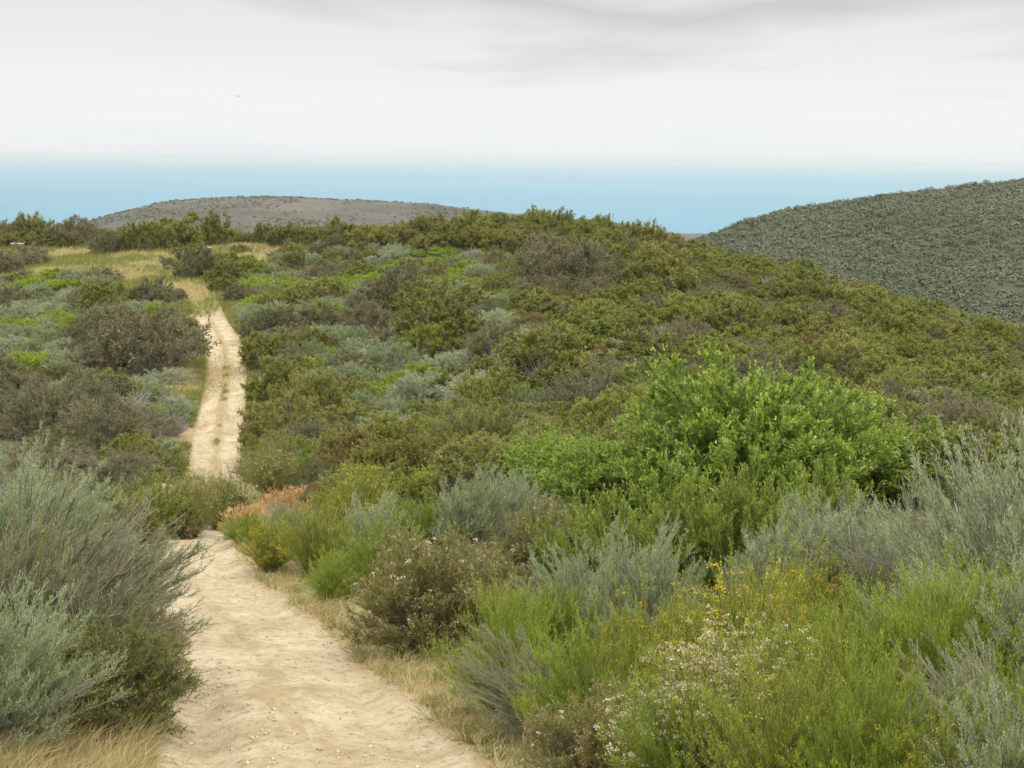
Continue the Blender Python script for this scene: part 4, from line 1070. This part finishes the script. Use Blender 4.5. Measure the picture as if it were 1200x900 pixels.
# bird
p = pix(279, 113, 90)
bv = np.array([(0, -.20, 0), (0, .22, .0), (.035, -.05, 0), (-.035, -.05, 0), (0, -.03, .04), (0, -.03, -.04), (.03, .12, 0), (-.03, .12, 0), (0, .3, .0), (.05, .3, 0), (-.05, .3, 0),
               (.22, -.06, .10), (.46, .04, .04), (.2, .06, .09), (.03, .06, .01), (-.22, -.06, .10), (-.46, .04, .04), (-.2, .06, .09), (-.03, .06, .01)])
bt = [(0, 2, 4), (0, 4, 3), (0, 3, 5), (0, 5, 2), (2, 6, 4), (4, 6, 1), (4, 1, 7), (4, 7, 3), (3, 7, 5), (5, 7, 1), (5, 1, 6), (5, 6, 2), (1, 9, 8), (1, 8, 10),
      (2, 11, 13), (2, 13, 14), (11, 12, 13), (3, 17, 15), (3, 18, 17), (15, 17, 16)]
ob = link('bird', mesh('bird', bv, tris=bt, mats=[twig_mat('feathers', (.12, .12, .12), (.2, .2, .2))]), loc=(p[0], p[1], p[2] + EYE))
ob.rotation_euler = (0, .15, 1.2); ob.scale = (.45, .45, .45)
tag(ob, 'tiny dark bird gliding under the grey cloud', 'bird')

# ------------------------------------------------------------------ haze
m, nt, N, L, out = newmat('haze_air')
vol = N.new('ShaderNodeVolumePrincipled'); vol.inputs['Color'].default_value = (.765, .755, .70, 1); vol.inputs['Density'].default_value = 0.000085
vol.inputs['Anisotropy'].default_value = 0.2
L.new(vol.outputs[0], out.inputs['Volume'])
bv_, bq_ = box(-61000, 61000, -300, 61000, -60, EYE + 8)
link('haze', mesh('haze', bv_, quads=bq_, mats=[m]), kind='stuff')

# ------------------------------------------------------------------ light and sky
SUN_EL, SUN_AZ = math.radians(58), math.radians(150)     # azimuth clockwise from +Y: high, behind and to the right
W = bpy.data.worlds.new('World'); bpy.context.scene.world = W; W.use_nodes = True
nt = W.node_tree; N, L = nt.nodes, nt.links; N.clear()
out = N.new('ShaderNodeOutputWorld'); bg = N.new('ShaderNodeBackground'); L.new(bg.outputs[0], out.inputs[0]); bg.inputs['Strength'].default_value = .1
sky = N.new('ShaderNodeTexSky'); sky.sky_type = 'NISHITA'; sky.sun_disc = False; sky.sun_elevation = SUN_EL; sky.sun_rotation = SUN_AZ; sky.air_density = 1.0; sky.dust_density = 2.0
tc = N.new('ShaderNodeTexCoord'); sp = N.new('ShaderNodeSeparateXYZ'); L.new(tc.outputs['Generated'], sp.inputs[0])
zz = mth(N, L, 'ADD', mth(N, L, 'MAXIMUM', sp.outputs['Z'], 0.0), .045)
cb = N.new('ShaderNodeCombineXYZ'); L.new(mth(N, L, 'DIVIDE', sp.outputs['X'], zz), cb.inputs[0]); L.new(mth(N, L, 'DIVIDE', sp.outputs['Y'], zz), cb.inputs[1])
mpn = N.new('ShaderNodeMapping'); mpn.inputs['Location'].default_value = (3.3, 1.2, 0); mpn.inputs['Scale'].default_value = (.42, .34, 1); L.new(cb.outputs[0], mpn.inputs['Vector'])
nz = N.new('ShaderNodeTexNoise'); nz.inputs['Scale'].default_value = 1.0; nz.inputs['Detail'].default_value = 5; nz.inputs['Roughness'].default_value = .48; nz.inputs['Distortion'].default_value = .15; L.new(mpn.outputs[0], nz.inputs['Vector'])
# thick grey cloud base higher up, bright near the horizon
el = sp.outputs['Z']
base = ramp(N, [(0, (9.0, 9.5, 9.6)), (.02, (9.5, 9.65, 9.65)), (.05, (9.4, 9.45, 9.5)), (.075, (9.0, 9.0, 9.05)), (.10, (7.6, 7.6, 7.65)), (.13, (6.3, 6.3, 6.4)), (.30, (13, 13.1, 13.3)), (1, (27, 27.2, 27.6))])
L.new(mth(N, L, 'MULTIPLY_ADD', mth(N, L, 'SUBTRACT', nz.outputs['Fac'], .5), mth(N, L, 'MULTIPLY_ADD', el, 2.4, .01), el), base.inputs[0])
k1 = ramp(N, [(.32, (.90, .90, .905)), (.5, (1, 1, 1)), (.66, (1.05, 1.05, 1.05))]); L.new(nz.outputs['Fac'], k1.inputs[0])
kf = ramp(N, [(.02, (.1,) * 3), (.09, (.9,) * 3)]); L.new(el, kf.inputs[0])
cl_ = mixc(N, L, kf.outputs[0], base.outputs[0], mixc(N, L, 1.0, base.outputs[0], k1.outputs[0], 'MULTIPLY'))
L.new(mixc(N, L, .93, sky.outputs[0], cl_), bg.inputs['Color'])
sun = bpy.data.lights.new('sun', 'SUN'); sun.energy = 1.5; sun.angle = math.radians(14); sun.color = (1, .95, .86)
so = link('sun', sun, loc=(0, 0, EYE + 50))
dv = np.array([math.sin(SUN_AZ) * math.cos(SUN_EL), math.cos(SUN_AZ) * math.cos(SUN_EL), math.sin(SUN_EL)])
from mathutils import Vector, Matrix
so.rotation_euler = Vector(-dv).to_track_quat('-Z', 'Y').to_euler()

# ------------------------------------------------------------------ camera
cam = bpy.data.cameras.new('camera'); co = link('camera', cam)
cam.sensor_width = 36; cam.lens = F / 1200 * 36; cam.clip_end = 200000; cam.clip_start = .05
R3 = Matrix((RIGHT, UP, -f0)).transposed()
co.matrix_world = Matrix.Translation((0, 0, EYE)) @ R3.to_4x4()
sc = bpy.context.scene; sc.camera = co
sc.view_settings.view_transform = 'Standard'; sc.view_settings.look = 'None'; sc.view_settings.exposure = 0; sc.view_settings.gamma = 1
sc.cycles.max_bounces = 6; sc.cycles.diffuse_bounces = 4; sc.cycles.transmission_bounces = 4; sc.cycles.volume_bounces = 1; sc.cycles.glossy_bounces = 2
